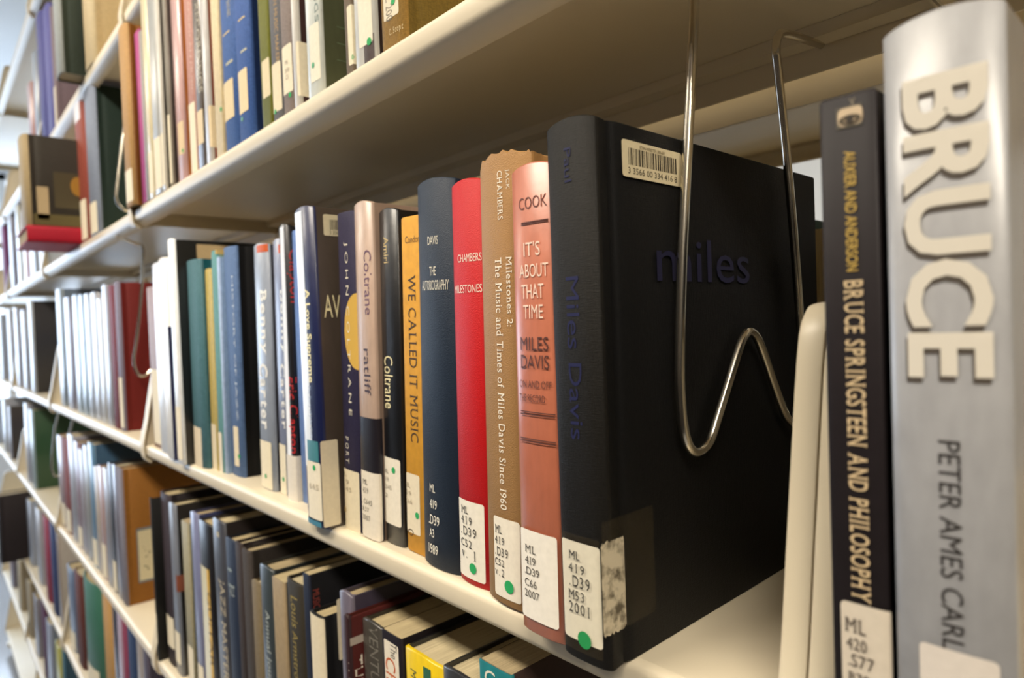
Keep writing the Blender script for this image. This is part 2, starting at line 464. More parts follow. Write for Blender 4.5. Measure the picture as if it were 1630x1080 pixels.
def book_body(t, w, h, depth, st, spine, cover, frayed=False, rnd=None):
    kind = {'r': 'leather', 'c': 'cloth', 'h': 'cloth', 'j': 'gloss', 'p': 'paperback'}[st]
    B = BUL[st] * w; hard = st != 'p'
    th = .0024 if hard else .0006
    th = min(th, w * .22)
    hw = w / 2
    # outer outline from back-left round the spine to back-right
    outer = []; tags = []
    ys = [depth, depth * .75, depth * .5, .03]
    if st == 'c': joint = [(.0150, 0), (.0120, .0010), (.0098, .0022), (.0076, .0010)]
    else: joint = [(.013, 0), (.0105, .0006), (.0085, .0011), (.0065, .0006)] if (hard and st != 'j' and w > .012) else [(.012, 0), (.007, 0)]
    left = [(-hw, y) for y in ys] + [(-hw + d, B + y) for y, d in joint] + [(-hw, B + .002)]
    sp = []
    NS = 20
    for i in range(NS + 1):
        a = -math.cos(math.pi * i / NS)
        u = a * hw
        sp.append((u, surf(u, w, st)))
    right = [(-x, y) for x, y in reversed(left)]
    outer = left + sp + right
    nl = len(left)
    inner = []
    for i, (x, y) in enumerate(outer):
        xi = max(-hw + th, min(hw - th, x)); yi = y
        if nl - 1 <= i < nl + NS + 2: yi = max(y, 0) + th * 1.2
        if st == 'p': yi = y + th if nl <= i <= nl + NS else y
        inner.append((xi, max(yi, th)))
    n = len(outer)
    zl = [(0, .0007), (.0009, 0), (h - .0009, 0), (h, .0007)]
    if frayed:
        zl = [(0, .0007), (.0009, 0), (h - .004, 0), (h, .0004)]
    v = []; f = []; mi = []
    rd = random.Random(7)
    for (z, ins) in zl:
        for i, (x, y) in enumerate(outer):
            zz = z
            if z > h * .9:
                k = 1 - abs(x) / hw
                if nl <= i <= nl + NS and st in 'rcj': zz += .0022 * (1 - (x / hw) ** 2)
                if frayed and z == h: zz += rd.uniform(-.0012, .0014)
            cx = x * (1 - ins / hw)
            v.append((cx, y + (ins if nl <= i <= nl + NS else 0), zz))
    for lvl, z in ((0, 0.0), (1, h)):
        for i, (x, y) in enumerate(inner):
            zz = z
            if lvl and nl <= i <= nl + NS and st in 'rcj': zz += .0022 * (1 - (x / hw) ** 2)
            v.append((x, y, zz))
    R = len(zl)
    def is_spine(i): return nl - 1 <= i <= nl + NS
    for j in range(R - 1):
        for i in range(n - 1):
            f.append((j * n + i, j * n + i + 1, (j + 1) * n + i + 1, (j + 1) * n + i)); mi.append(1 if is_spine(i) else 0)
    ib, it = R * n, (R + 1) * n
    for i in range(n - 1):
        f.append((ib + i, it + i, it + i + 1, ib + i + 1)); mi.append(0)
        f.append((i, ib + i, ib + i + 1, i + 1)); mi.append(1 if is_spine(i) else 0)
        f.append(((R - 1) * n + i, (R - 1) * n + i + 1, it + i + 1, it + i)); mi.append(1 if is_spine(i) else 0)
    for e_ in (0, n - 1):
        f.append((e_, n + e_, 2 * n + e_, 3 * n + e_, it + e_, ib + e_)); mi.append(0)
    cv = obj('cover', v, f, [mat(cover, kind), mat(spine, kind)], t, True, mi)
    fix_normals(cv)
    # page block, hollow at the fore edge, rounded behind the spine
    pin = .003 if hard else .0002
    px = hw - th - .0003
    prof = [(-px, depth - pin), (-px, B + th * 2)]
    for i in range(9):
        u = -math.cos(math.pi * i / 8) * px * .97
        prof.append((u, surf(u, w, st) + th * 1.6 + .0006))
    prof += [(px, B + th * 2), (px, depth - pin), (px * .5, depth - pin - (.002 if hard else 0)), (0, depth - pin - (.0028 if hard else 0)), (-px * .5, depth - pin - (.002 if hard else 0))]
    k = len(prof)
    v = [(x, y, pin) for x, y in prof] + [(x, y, h - pin) for x, y in prof]
    f = [(i, (i + 1) % k, k + (i + 1) % k, k + i) for i in range(k)] + [tuple(range(k))[::-1], tuple(range(k, 2 * k))]
    fix_normals(obj('page_block', v, f, mat(rnd.choice(['#b3a27c', '#bfb08c', '#a39270', '#b5a888']), 'pages'), t))

def build_book(row, x0, x1, yf, h, depth, st, spine, cover, label, lean, dec, group, name='library_book'):
    rnd = random.Random(label)
    S = LZ[row]; w = x1 - x0; hw = w / 2
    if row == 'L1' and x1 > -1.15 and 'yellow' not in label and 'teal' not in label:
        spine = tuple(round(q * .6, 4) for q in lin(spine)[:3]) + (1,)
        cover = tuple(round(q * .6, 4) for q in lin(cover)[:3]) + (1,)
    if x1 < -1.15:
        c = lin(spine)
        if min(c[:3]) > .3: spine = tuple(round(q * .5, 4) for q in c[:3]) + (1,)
    depth = depth or rnd.uniform(.15, .185)
    depth = min(depth, .4405 - yf)
    ang = math.atan(lean)
    # the foot's right corner rests on the shelf
    xr = x1 - lean * .115
    loc = Vector((xr - hw * math.cos(ang), yf, S + hw * math.sin(ang)))
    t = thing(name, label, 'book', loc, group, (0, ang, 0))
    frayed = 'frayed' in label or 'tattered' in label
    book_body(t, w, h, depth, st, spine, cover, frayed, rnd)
    pg = Page(w, st)
    last = None; pend = []; pcol = None
    lstyle = 'slab' if 'stacked capitals' in label or 'eye picture' in label else 'mono'
    vstyle = 'slab' if any(q in label for q in ('eye picture', 'serif capitals', 'frayed top, between', 'matching grey')) else ''
    vbold = (.022 if any(q in label for q in ('matching grey', 'brown photo cover')) else .012 if 'eye picture' in label else 0.0)
    e0 = .0003
    def flush():
        nonlocal pend, pcol
        if pend:
            letters(pg, [p[:6] for p in pend], 'label_lettering' if last else 'title_lettering', mat(pcol, 'ink'), last or t, pend[0][6], .00022 + .00005 * len(dec), style=lstyle)
        pend = []; pcol = None
    for di, d in enumerate(dec):
        ez = .00018 + .00005 * di
        k = d[0]; side = k.endswith('s') and k != 's'
        kk = k[:-1] if side else k
        if kk != 'T' or side or last is None: flush()
        if kk == 'T':
            _, txt, a, b, c, e, col = d
            if last is not None and not side:
                pcol = col; pend.append((txt, a, b, c, e, False, False))
            else:
                letters(pg, [(txt, a, b, c, e, False)], 'label_lettering' if (side and last) else 'title_lettering', mat(col, 'ink'), (last if side and last else t), side, ez)
        elif kk == 'V':
            _, txt, a, b, c, e, col = d
            letters(pg, [(txt, a, b, c, e, True)], 'title_lettering', mat(col, 'ink'), t, side, ez, vbold, False, vstyle if 'AUXIER' not in txt else '')
        elif kk == 'BIG':
            _, txt, a, b, c, e, col = d
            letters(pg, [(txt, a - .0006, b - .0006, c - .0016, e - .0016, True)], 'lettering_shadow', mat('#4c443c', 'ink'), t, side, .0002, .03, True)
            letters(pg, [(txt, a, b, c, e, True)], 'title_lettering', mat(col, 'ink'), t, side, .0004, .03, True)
        elif kk in ('L', 'LB'):
            if kk == 'LB':
                a, b, c, e, col = -hw * .72, hw * .8, d[1], d[2], d[3]
            else: _, a, b, c, e, col = d
            if not side: a = max(a, -hw * .97)
            torn = side and 'taped call number' in label and c < .05
            last = patch(pg, 'call_number_label' if c < .1 else 'paper_label', a, b, c, e, mat(col, 'worn_paper' if torn else 'paper'), t, side, ez, .0016, 14, .0007 if torn else 0)
        elif kk in ('R', 'SL'):
            _, a, b, c, e, col = d
            if kk == 'SL': e = c + .0016
            if e - c < .0006: e = c + .0006
            patch(pg, 'printed_band' if e - c > .003 else 'printed_rule', max(a, -hw * .98), b, c, e, mat(col, 'ink'), t, side, ez, 0)
        elif kk == 'P':
            _, a, b, c, e, col = d
            patch(pg, 'print_or_sheen_panel', max(a, -hw * .99), b, max(c, .001), min(e, h - .001), mat(col, 'gloss' if st == 'j' else 'paperback'), t, side, ez, 0)  # printed areas, and the painted highlight on the dark blue jacketed spine
        elif kk == 'TP':
            _, a, b, c, e, col = d
            patch(pg, 'clear_tape', a, b, c, e, mat(col, 'tape'), t, side, ez, .0008)
        elif kk == 'BC':
            _, a, b, c, e, col = d
            v = []; f = []; x = a; rb = random.Random(3)
            while x < b:
                ww = rb.choice((.0003, .0003, .0006, .0009)) * (b - a) / .03
                o = len(v)
                for u, z in ((x, c), (min(x + ww, b), c), (min(x + ww, b), e), (x, e)): v.append(pg.pt(u, z, True, ez))
                f.append((o, o + 1, o + 2, o + 3)); x += ww + rb.choice((.0003, .0003, .0006)) * (b - a) / .03
            obj('barcode', v, f, mat(col, 'ink'), last or t)
        elif kk == 'D':
            r = .0022
            col = d[3]; rr = (d[4] if len(d) > 4 else 4) * .00042 + .0006
            disc(pg, 'round_sticker', d[1], d[2], min(rr, hw * .6), mat(col, 'paper'), last or t, side, ez + .0002)
        elif kk == 'O':
            disc(pg, 'publisher_mark', d[1], d[2], .0035, mat(d[4], 'ink'), t, side, .0005, .0022, .75)
        elif kk == 'C':
            _, u, z, r, rz, col = d
            R_ = w * .62; v = []; f = []
            for i in range(17):
                uu = hw * .98 - R_ + R_ * i / 16; q = math.sqrt(max(0, 1 - ((hw * .98 - uu) / R_) ** 2)) * rz
                for j in range(9): v.append(pg.pt(uu, z - q + 2 * q * j / 8, False, ez))
            for i in range(16):
                for j in range(8): f.append((i * 9 + j, i * 9 + 9 + j, i * 9 + 10 + j, i * 9 + 1 + j))
            obj('printed_disc', v, f, mat(col, 'ink'), t)
        elif kk == 'EYE':
            _, u, z, col = d
            ey = disc(pg, 'eye_picture', u, z, .0032, mat(col, 'ink'), t, False, .0006, .0014, .6)
            disc(pg, 'eye_pupil', u, z, .0011, mat('#2c241c', 'ink'), t, False, .0007)
        elif kk == 'BR':
            _, a, b, c, e, col = d
            v = []; f = []; rb = random.Random(5)
            for i in range(9):
                u = a + (b - a) * rb.random(); z = c + (e - c) * rb.random(); rr = (b - a) * rb.uniform(.04, .11); o = len(v)
                for q in range(7):
                    tt = q * 2 * math.pi / 7; v.append(pg.pt(u + math.cos(tt) * rr * rb.uniform(.6, 1.2), z + math.sin(tt) * rr * rb.uniform(.5, 1.1), True, ez))
                f.append(tuple(range(o, o + 7)))
            obj('tree_picture', v, f, mat(col, 'ink'), last or t)
    flush()
    return t

BOOKS=[
('U2', -2.2216, -2.1366, 0.242, 0.232, 0, 'j', '#b88478', '#905c54', 'salmon spine leftmost on the high shelf', 0, []),
('U2', -2.098, -2.013, 0.242, 0.2743, 0, 'j', '#b8c0cc', '#8890a0', 'pale blue spine at the left of the high shelf', 0, []),
('U2', -1.9897, -1.9047, 0.242, 0.3318, 0, 'c', '#5c5c9c', '#44447c', 'first indigo spine on the high shelf', 0, []),
('U2', -1.88, -1.795, 0.242, 0.3075, 0, 'c', '#6868a8', '#50508c', 'second indigo spine on the high shelf', 0, []),
('U2', -1.7637, -1.7342, 0.242, 0.2746, 0, 'c', '#b4a0a8', '#6c5c64', 'pale mauve spine left of the dark green overhanging volume', 0, [('LB', 0.006, 0.1, '#e6dcc4')]),
('U1', -3.1624, -3.0774, 0.242, 0.266, 0, 'c', '#7c3c6c', '#5c2c50', 'plum spine at the far left edge of the upper shelf', 0, []),
('U1', -2.9059, -2.8209, 0.242, 0.266, 0, 'j', '#c8c8e0', '#8c8ca8', 'tall lilac-white spine at the far left of the upper shelf', 0, []),
('U1', -2.6726, -2.5876, 0.242, 0.266, 0, 'j', '#b0ac94', '#7c785c', 'grey-olive spine left of the jutting brown volume', 0, []),
('U1', -2.5119, -2.4269, 0.242, 0.2199, 0, 'j', '#c08c8c', '#8c5c5c', 'pink spine under the jutting red flat book', 0, []),
('U1', -2.3744, -2.2449, 0.242, 0.2488, 0, 'j', '#d4dce8', '#4c5c78', 'white-blue spine under the jutting red flat book', 0, []),
('U1', -2.158, -2.073, 0.242, 0.1983, 0, 'j', '#c4bcd4', '#8c84a0', 'lilac spine partly hidden below the red flat book', 0, []),
('U1', -2.0531, -1.9681, 0.242, 0.1668, 0, 'j', '#d8e0ec', '#98a0b0', 'bright white spine partly hidden below the red flat book', 0, []),
('U1', -1.5046, -1.4196, 0.235, 0.266, 0, 'c', '#8a4438', '#6a2c28', 'rust-red spine with white taped top beside the dark green volume', 0, [('L', -0.1181, 0.0269, 0.2288, 0.2717, '#eceaf2'), ('LB', 0.006, 0.08, '#e6dcc4')]),
('U1', -1.3999, -1.3249, 0.235, 0.2625, 0.22, 'c', '#b0bcd4', '#20302a', 'big dark green volume with light blue lit spine and white label', 0, [('LB', 0.006, 0.06, '#e6dcc4')]),  # spine colour carries the light blue daylight over the dark green
('U1', -1.0518, -1.0048, 0.222, 0.2464, 0, 'c', '#b08a58', '#8f5a26', 'tall orange-brown cloth book, leftmost of the near upper shelf', 0, [('LB', 0.006, 0.05, '#e6dcc4')]),  # tan of the spine is lit orange-brown cloth, light mixed into the colour
('U1', -0.9992, -0.9771, 0.232, 0.2302, 0, 'p', '#b0508c', '#8c3c70', 'slim magenta spine beside the orange-brown cloth book', 0, []),
('U1', -0.9766, -0.9656, 0.232, 0.2242, 0, 'p', '#9c9a98', '#7c7a78', 'narrow grey spine next to the magenta one', 0, []),
('U1', -0.9651, -0.9384, 0.232, 0.262, 0, 'j', '#d9cca6', '#c0a868', 'cream and gold spine after the narrow grey one', 0, [('LB', 0.006, 0.06, '#e6dcc4')]),
('U1', -0.9379, -0.8985, 0.232, 0.258, 0, 'j', '#a8a9a6', '#4a4440', 'grey spine with dark right edge on the upper shelf', 0, [('LB', 0.006, 0.07, '#e6dcc4')]),
('U1', -0.898, -0.8848, 0.232, 0.261, 0, 'j', '#d6d2c8', '#34302c', 'pale cream spine with dark right edge on the upper shelf', 0, [('LB', 0.006, 0.07, '#e6dcc4')]),
('U1', -0.8843, -0.8717, 0.237, 0.255, 0, 'j', '#8d877c', '#2e2926', 'brown-grey mottled spine left of the orange jacket', 0, [('LB', 0.006, 0.09, '#e6dcc4')]),
('U1', -0.8712, -0.8393, 0.242, 0.262, 0, 'j', '#c9a3a0', '#c2742c', 'lilac spine with an orange jacket side and label', 0, [('L', -0.0037, 0.0144, 0.0361, 0.0753, '#d8c19c'), ('D', 0.0103, 0.0398, '#1f9e58')]),
('U1', -0.819, -0.7912, 0.242, 0.26, 0, 'h', '#b98a80', '#a06a60', 'dusty rose spine with pale lettering and white label', 0, [('V', 'AMERICAN MUSIC', 0.0058, 0.0097, 0.094, 0.1998, '#dcc0b4'), ('LB', 0.006, 0.085, '#e6dcc4')]),
('U1', -0.7907, -0.7614, 0.242, 0.258, 0, 'j', '#54493e', '#221e1e', 'black spine with pale vertical lettering beside the dusty rose one', 0, [('V', 'RECORDINGS', 0.0013, 0.0116, 0.0875, 0.1863, '#bdb8a8'), ('L', -0.0105, 0.0097, 0.0317, 0.0694, '#d9c7a6')]),
('U1', -0.7609, -0.7425, 0.242, 0.26, 0, 'j', '#c9c6c4', '#8e4a38', 'white spine with rust-brown right side', 0, [('L', 0.0053, 0.0186, 0.0213, 0.0663, '#dcc9a4')]),
('U1', -0.7259, -0.7038, 0.242, 0.262, 0, 'p', '#d9c8a2', '#c5b084', 'cream spine left of the first blue volume', 0, [('D', 0.0082, 0.0522, '#1f9e58')]),
('U1', -0.7033, -0.6635, 0.242, 0.25, 0, 'h', '#4464a0', '#243a68', 'first of two matching blue cloth volumes, nearer the cream spine', 0, [('V', 'BLACK MUSIC', 0.0066, 0.0132, 0.1362, 0.1518, '#c9c3a4'), ('SL', -0.0079, 0.01, 0.1211, 0.1259, '#c9b684'), ('R', -0.0024, 0.0139, 0.0899, 0.0929, '#a9ab9c'), ('L', -0.0318, 0.0127, 0.0359, 0.0746, '#d8c6a0')]),
('U1', -0.663, -0.6265, 0.242, 0.25, 0, 'h', '#4060a0', '#1c305c', 'second matching blue cloth volume, with dark blue cover side', 0, [('SL', -0.003, 0.012, 0.1205, 0.1262, '#cfbc8a'), ('R', -0.0006, 0.0129, 0.0892, 0.0915, '#a9ab9c'), ('L', -0.0105, 0.0117, 0.0324, 0.0735, '#dccaa4'), ('D', -0.0039, 0.0269, '#6fae94')]),
('U1', -0.5996, -0.5776, 0.242, 0.245, 0, 'p', '#6e7024', '#54521c', 'olive-green patterned spine beside the blue volume', 0, [('L', -0.0067, 0.0098, 0.0312, 0.0652, '#d8cba8')]),
('U1', -0.5771, -0.555, 0.242, 0.26, 0, 'h', '#6c6c70', '#3c342c', 'grey spine with bronze capital letters running down', 0, [('V', 'AMERICAN MUSIC MAKERS', 0.0024, 0.0082, 0.0518, 0.1399, '#b08e5c'), ('L', -0.0176, 0.0093, 0.0127, 0.055, '#dcd0b4'), ('D', -0.0032, 0.0132, '#1f9e58')]),
('U1', -0.5545, -0.531, 0.242, 0.25, 0, 'h', '#8b7e78', '#5e5450', 'mottled grey-brown spine with large cream label', 0, [('L', -0.0168, 0.0096, 0.022, 0.0625, '#e2d8c0'), ('D', 0.0047, 0.0194, '#1f9e58'), ('T', 'ML', -0.0021, 0.004, 0.0466, 0.0497, '#9a9080'), ('T', '200', -0.0029, 0.0055, 0.0395, 0.0431, '#9a9080'), ('T', '.C5', -0.0036, 0.0039, 0.0335, 0.0371, '#9a9080')]),
('U1', -0.5305, -0.519, 0.242, 0.255, 0, 'j', '#d3cfc6', '#48302e', 'white-edged dark brown jacketed book with cream label', 0, [('P', 0.0132, 0.0268, 0.0548, 0.1187, '#48342f'), ('L', 0.0025, 0.0215, 0.0134, 0.0584, '#e0d4b8')]),
('U1', -0.5059, -0.48, 0.242, 0.255, 0, 'j', '#d5dad4', '#54583f', 'white and green jacket book with crumpled clear cover', 0, [('V', 'Sounds', 0.0063, 0.0139, 0.0615, 0.1135, '#7c8c8a'), ('L', -0.0041, 0.0111, 0.0166, 0.0615, '#dfdac8'), ('D', 0.0008, 0.0298, '#3f9e74'), ('Rs', 0.0154, 0.025, 0.06, 0.0605, '#6c7c5c'), ('Rs', 0.0148, 0.0243, 0.0469, 0.0474, '#6c7c5c'), ('Rs', 0.0142, 0.0237, 0.0333, 0.0338, '#6c7c5c')]),
('U1', -0.4393, -0.4287, 0.242, 0.25, 0, 'p', '#7a6c5c', '#4c4034', 'thin brown spine with cream label and green dot', 0, [('L', -0.0008, 0.0093, 0.0109, 0.0539, '#dfd5ba'), ('D', 0.006, 0.0158, '#1f9e58')]),
('U1', -0.4282, -0.3989, 0.242, 0.255, 0, 'j', '#cfcfca', '#3d2f2c', 'glossy white-edged book with wide cream label and green dot', 0, [('P', 0.0009, 0.0129, 0.0022, 0.0238, '#3a2c2a'), ('L', -0.0052, 0.0118, 0.018, 0.0567, '#e2dac6'), ('D', 0.008, 0.0191, '#1f9e58', 5)]),
('U1', -0.3914, -0.3619, 0.242, 0.24, 0, 'c', '#98773c', '#6e5a24', 'olive-gold cloth book, last on the near upper shelf, torn call label', 0, [('L', -0.0086, 0.0096, 0.0246, 0.0562, '#ddd2ba'), ('V', 'ML 200', -0.0053, 0.0024, 0.0233, 0.0451, '#6a6250'), ('D', 0.0041, 0.0342, '#1f9e58', 4), ('T', 'C.Scopt', -0.0018, 0.013, 0.0119, 0.0175, '#cbb684')]),
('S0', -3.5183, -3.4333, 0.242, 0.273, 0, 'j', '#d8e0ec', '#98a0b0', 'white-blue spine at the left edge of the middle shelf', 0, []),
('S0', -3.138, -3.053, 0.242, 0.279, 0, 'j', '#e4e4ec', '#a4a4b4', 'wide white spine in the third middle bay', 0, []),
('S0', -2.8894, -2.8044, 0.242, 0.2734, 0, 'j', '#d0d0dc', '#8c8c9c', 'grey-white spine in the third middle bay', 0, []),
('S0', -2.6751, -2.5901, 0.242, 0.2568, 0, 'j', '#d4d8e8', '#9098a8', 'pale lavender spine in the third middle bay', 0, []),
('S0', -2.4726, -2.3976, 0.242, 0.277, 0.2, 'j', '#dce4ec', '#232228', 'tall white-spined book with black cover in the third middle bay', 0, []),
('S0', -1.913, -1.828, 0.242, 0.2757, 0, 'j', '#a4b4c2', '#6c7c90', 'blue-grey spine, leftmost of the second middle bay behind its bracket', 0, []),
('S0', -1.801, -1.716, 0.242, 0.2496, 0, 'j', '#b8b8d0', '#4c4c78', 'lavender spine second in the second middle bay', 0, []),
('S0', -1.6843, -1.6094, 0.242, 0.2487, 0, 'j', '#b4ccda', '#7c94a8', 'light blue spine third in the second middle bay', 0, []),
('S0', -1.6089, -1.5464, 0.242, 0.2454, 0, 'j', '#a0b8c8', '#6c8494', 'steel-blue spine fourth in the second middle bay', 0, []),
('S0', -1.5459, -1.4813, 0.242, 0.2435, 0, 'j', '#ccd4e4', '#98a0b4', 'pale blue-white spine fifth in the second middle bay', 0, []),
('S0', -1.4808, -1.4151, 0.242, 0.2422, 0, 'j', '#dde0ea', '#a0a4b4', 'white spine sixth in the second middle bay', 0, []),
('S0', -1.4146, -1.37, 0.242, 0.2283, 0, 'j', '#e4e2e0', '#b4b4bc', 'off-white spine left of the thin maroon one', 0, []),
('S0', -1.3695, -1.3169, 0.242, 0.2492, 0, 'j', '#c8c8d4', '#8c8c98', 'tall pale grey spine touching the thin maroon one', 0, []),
('S0', -1.3164, -1.2624, 0.242, 0.2447, 0, 'c', '#6c1c22', '#5c1418', 'thin maroon spine beside the big maroon book', 0, []),
('S0', -1.2619, -1.2319, 0.242, 0.2479, 0.2, 'c', '#a8a0b8', '#6e1f1c', 'big maroon book with lavender-lit spine and white label strip', 0, [('LB', 0.006, 0.09, '#e6dcc4')]),  # lavender on the spine is light put into its colour
('S0', -1.0324, -0.9824, 0.2381, 0.2254, 0, 'p', '#8d7064', '#6b3a30', 'slim maroon paperback, leftmost of the near middle shelf, against the cream bracket', 0, [('LB', 0.006, 0.11, '#e6dcc4')]),
('S0', -0.9819, -0.9319, 0.233, 0.251, 0, 'j', '#dfe4ee', '#20204e', 'narrow white-spined book with dark blue cover beside the slim maroon paperback', 0, []),
('S0', -0.9286, -0.8786, 0.2275, 0.2524, 0, 'j', '#f0eeea', '#c39a4a', 'white-spined book with a tan and dark blue cover side', 0, [('Ps', -0.003, 0.0048, 0.0012, 0.1674, '#26284f')]),
('S0', -0.8676, -0.8428, 0.2249, 0.2704, 0, 'j', '#eef0f2', '#121313', 'tall white-spined book with black cover standing taller than the teal book', 0, [('Ls', 0.0269, 0.0708, 0.2483, 0.2658, '#cbb288'), ('LB', 0.006, 0.07, '#e6dcc4')]),
('S0', -0.8423, -0.7936, 0.2359, 0.2429, 0, 'h', '#49707a', '#11515c', 'teal cloth book left of the torn yellow spine', 0.024, [('L', -0.0494, 0.0127, -0.0029, 0.0467, '#d9ccb4')]),  # grey-teal spine colour includes the light falling on the teal cloth
('S0', -0.7928, -0.7703, 0.2435, 0.2299, 0, 'p', '#c9b46a', '#1d6a6c', 'tattered pale yellow spine with ragged teal edges', 0.024, [('L', -0.0182, 0.0061, -0.0031, 0.0525, '#d9ccb0')]),
('S0', -0.7698, -0.7522, 0.2431, 0.2473, 0, 'h', '#6da2a4', '#8fae9c', 'pale teal spine between the tattered yellow and light blue spines', 0.024, [('R', 0.0067, 0.0188, 0.2438, 0.2486, '#c9ad6a'), ('L', -0.0183, 0.0048, -0.0031, 0.0455, '#ddd3c0')]),
('S0', -0.7517, -0.7465, 0.244, 0.2402, 0, 'p', '#a9bede', '#8ba5c6', 'thin light blue spine beside the thick black book', 0.024, []),
('S0', -0.746, -0.7102, 0.2475, 0.2489, 0, 'h', '#56709a', '#0c0d10', 'thick black book with blue-white spine and cream label at its foot', 0.022, [('V', 'HISTORY OF JAZZ', 0.0077, 0.0119, 0.0614, 0.2172, '#c8d3e2'), ('L', -0.0018, 0.0106, 0.0115, 0.0549, '#dccfb2'), ('D', 0.0108, 0.023, '#1f9e58')]),
('S0', -0.6563, -0.6209, 0.2463, 0.2398, 0, 'j', '#8f98a8', '#33333a', 'first of two matching grey spines with orange tops, beside the thick black book', 0.029, [('R', -0.0036, 0.0175, 0.2328, 0.24, '#d1602e'), ('V', 'Benny', -0.0039, 0.0139, 0.1332, 0.1965, '#f0efe9'), ('V', 'Carter', -0.008, 0.0117, 0.06, 0.1246, '#e4e2dc'), ('L', -0.0159, 0.0131, 0.0013, 0.0481, '#e3d8bd'), ('D', -0.0003, 0.0131, '#1f9e58')]),
('S0', -0.6161, -0.5881, 0.2497, 0.2404, 0, 'j', '#757c96', '#2c2c33', 'second of two matching grey spines with orange tops, left of the red script book', 0.029, [('R', 0.0028, 0.0128, 0.2284, 0.2365, '#cc5a2a'), ('V', 'Benny', 0.0014, 0.011, 0.1334, 0.1942, '#eeeeea'), ('V', 'Carter', -0.0016, 0.0078, 0.0632, 0.1252, '#e0deda'), ('L', -0.019, 0.0043, -0.0001, 0.0481, '#dfd5bb'), ('D', -0.0024, 0.0146, '#1f9e58')]),
('S0', -0.5876, -0.568, 0.2451, 0.2504, 0, 'j', '#1a1a1f', '#131317', 'black book with white left edge and red script lettering', 0.027, [('R', -0.0053, 0.0033, 0.0364, 0.2497, '#e8ebf2'), ('V', 'Clapton', 0.0067, 0.0186, 0.1813, 0.229, '#c8342c'), ('V', 'Eric Clapton', 0.0007, 0.0126, 0.0447, 0.1144, '#c2272a'), ('L', -0.0143, 0.0147, -0.003, 0.0422, '#d9d2c6')]),
('S0', -0.5675, -0.5565, 0.2498, 0.2456, 0, 'p', '#6e8cc6', '#3c4a7c', 'thin light blue paperback beside the red script book', 0, []),
('S0', -0.5353, -0.5233, 0.2395, 0.2277, 0, 'p', '#a99bb8', '#4b2c4c', 'thin mauve paperback tucked left of the dark blue jacketed book', 0, []),
('S0', -0.5061, -0.4736, 0.2248, 0.2511, 0, 'j', '#161e48', '#473d35', 'jacketed book with dark blue spine, brown photo cover and torn white label', 0, [('P', -0.0145, 0.0013, 0.047, 0.2498, '#dfe3e8'), ('V', 'A Love Supreme', -0.001, 0.0085, 0.1147, 0.1881, '#e9dfae'), ('V', 'The Story of John Coltrane', -0.0019, 0.0037, 0.0632, 0.1124, '#93a3c0'), ('P', -0.0074, 0.011, 0.0522, 0.0687, '#3d7d86'), ('L', -0.01, 0.0127, 0.0062, 0.0519, '#e2d9c4'), ('Ls', -0.0006, 0.014, 0.0022, 0.0695, '#d5c9ae'), ('D', 0.004, 0.0474, '#1f9e58'), ('P', -0.0163, 0.0109, -0.0052, 0.0051, '#3f7c93'), ('T', '645', -0.0056, 0.0096, 0.0302, 0.0348, '#b7ad98'), ('Ls', 0.01, 0.0244, 0.229, 0.2456, '#d8ccab'), ('BCs', 0.0153, 0.0244, 0.2338, 0.2417, '#4a4438'), ('Ts', '3 3566', 0.015, 0.0241, 0.2301, 0.2331, '#4a4438'), ('Ts', 'AV', 0.0075, 0.0213, 0.165, 0.1827, '#e8dcae')]),  # pale left panel is a highlight painted onto the dark blue spine
('S0', -0.467, -0.4371, 0.2393, 0.2435, 0, 'h', '#2a2640', '#241d2c', 'dark navy spine with widely spaced pale letters and a yellow disc', 0.033, [('C', 0.0147, 0.1533, 0.0065, 0.0289, '#cfa850'), ('V', 'J O H N  C O L T R A N E', -0.0014, 0.0043, 0.0893, 0.2209, '#ddd6c4'), ('V', 'P O R T', -0.0075, -0.0019, 0.0519, 0.0721, '#c8c2b4'), ('L', -0.0244, 0.0112, -0.0017, 0.0467, '#dbcfb2'), ('T', 'ML', -0.0213, -0.0063, 0.0412, 0.0442, '#a79c84'), ('T', '419', -0.0216, -0.0033, 0.0351, 0.0386, '#a79c84'), ('T', '.C645', -0.022, 0.0004, 0.0296, 0.0331, '#a79c84'), ('D', -0.0117, 0.0141, '#b89a5c')]),
('S0', -0.4366, -0.4116, 0.2379, 0.2449, 0, 'j', '#b59c8c', '#8d7768', 'tan-pink spine with black lower part and purple lettering', 0.032, [('V', 'Coltrane', 0.0025, 0.011, 0.165, 0.2114, '#6d5068'), ('V', 'ratliff', -0.001, 0.0074, 0.1068, 0.1406, '#453a48'), ('P', -0.0158, 0.0161, -0.0062, 0.0902, '#1c1920'), ('L', -0.0109, 0.0144, 0.0006, 0.0502, '#e0d7c6'), ('T', 'ML', -0.0068, 0.0001, 0.0403, 0.0441, '#6d665c'), ('T', '419', -0.0072, 0.0007, 0.0338, 0.038, '#6d665c'), ('T', '.C645', -0.0078, 0.0055, 0.0258, 0.0296, '#6d665c'), ('T', 'R37', -0.0083, 0.0009, 0.0201, 0.0234, '#6d665c'), ('T', '2007', -0.0088, 0.0024, 0.0136, 0.0174, '#6d665c')]),
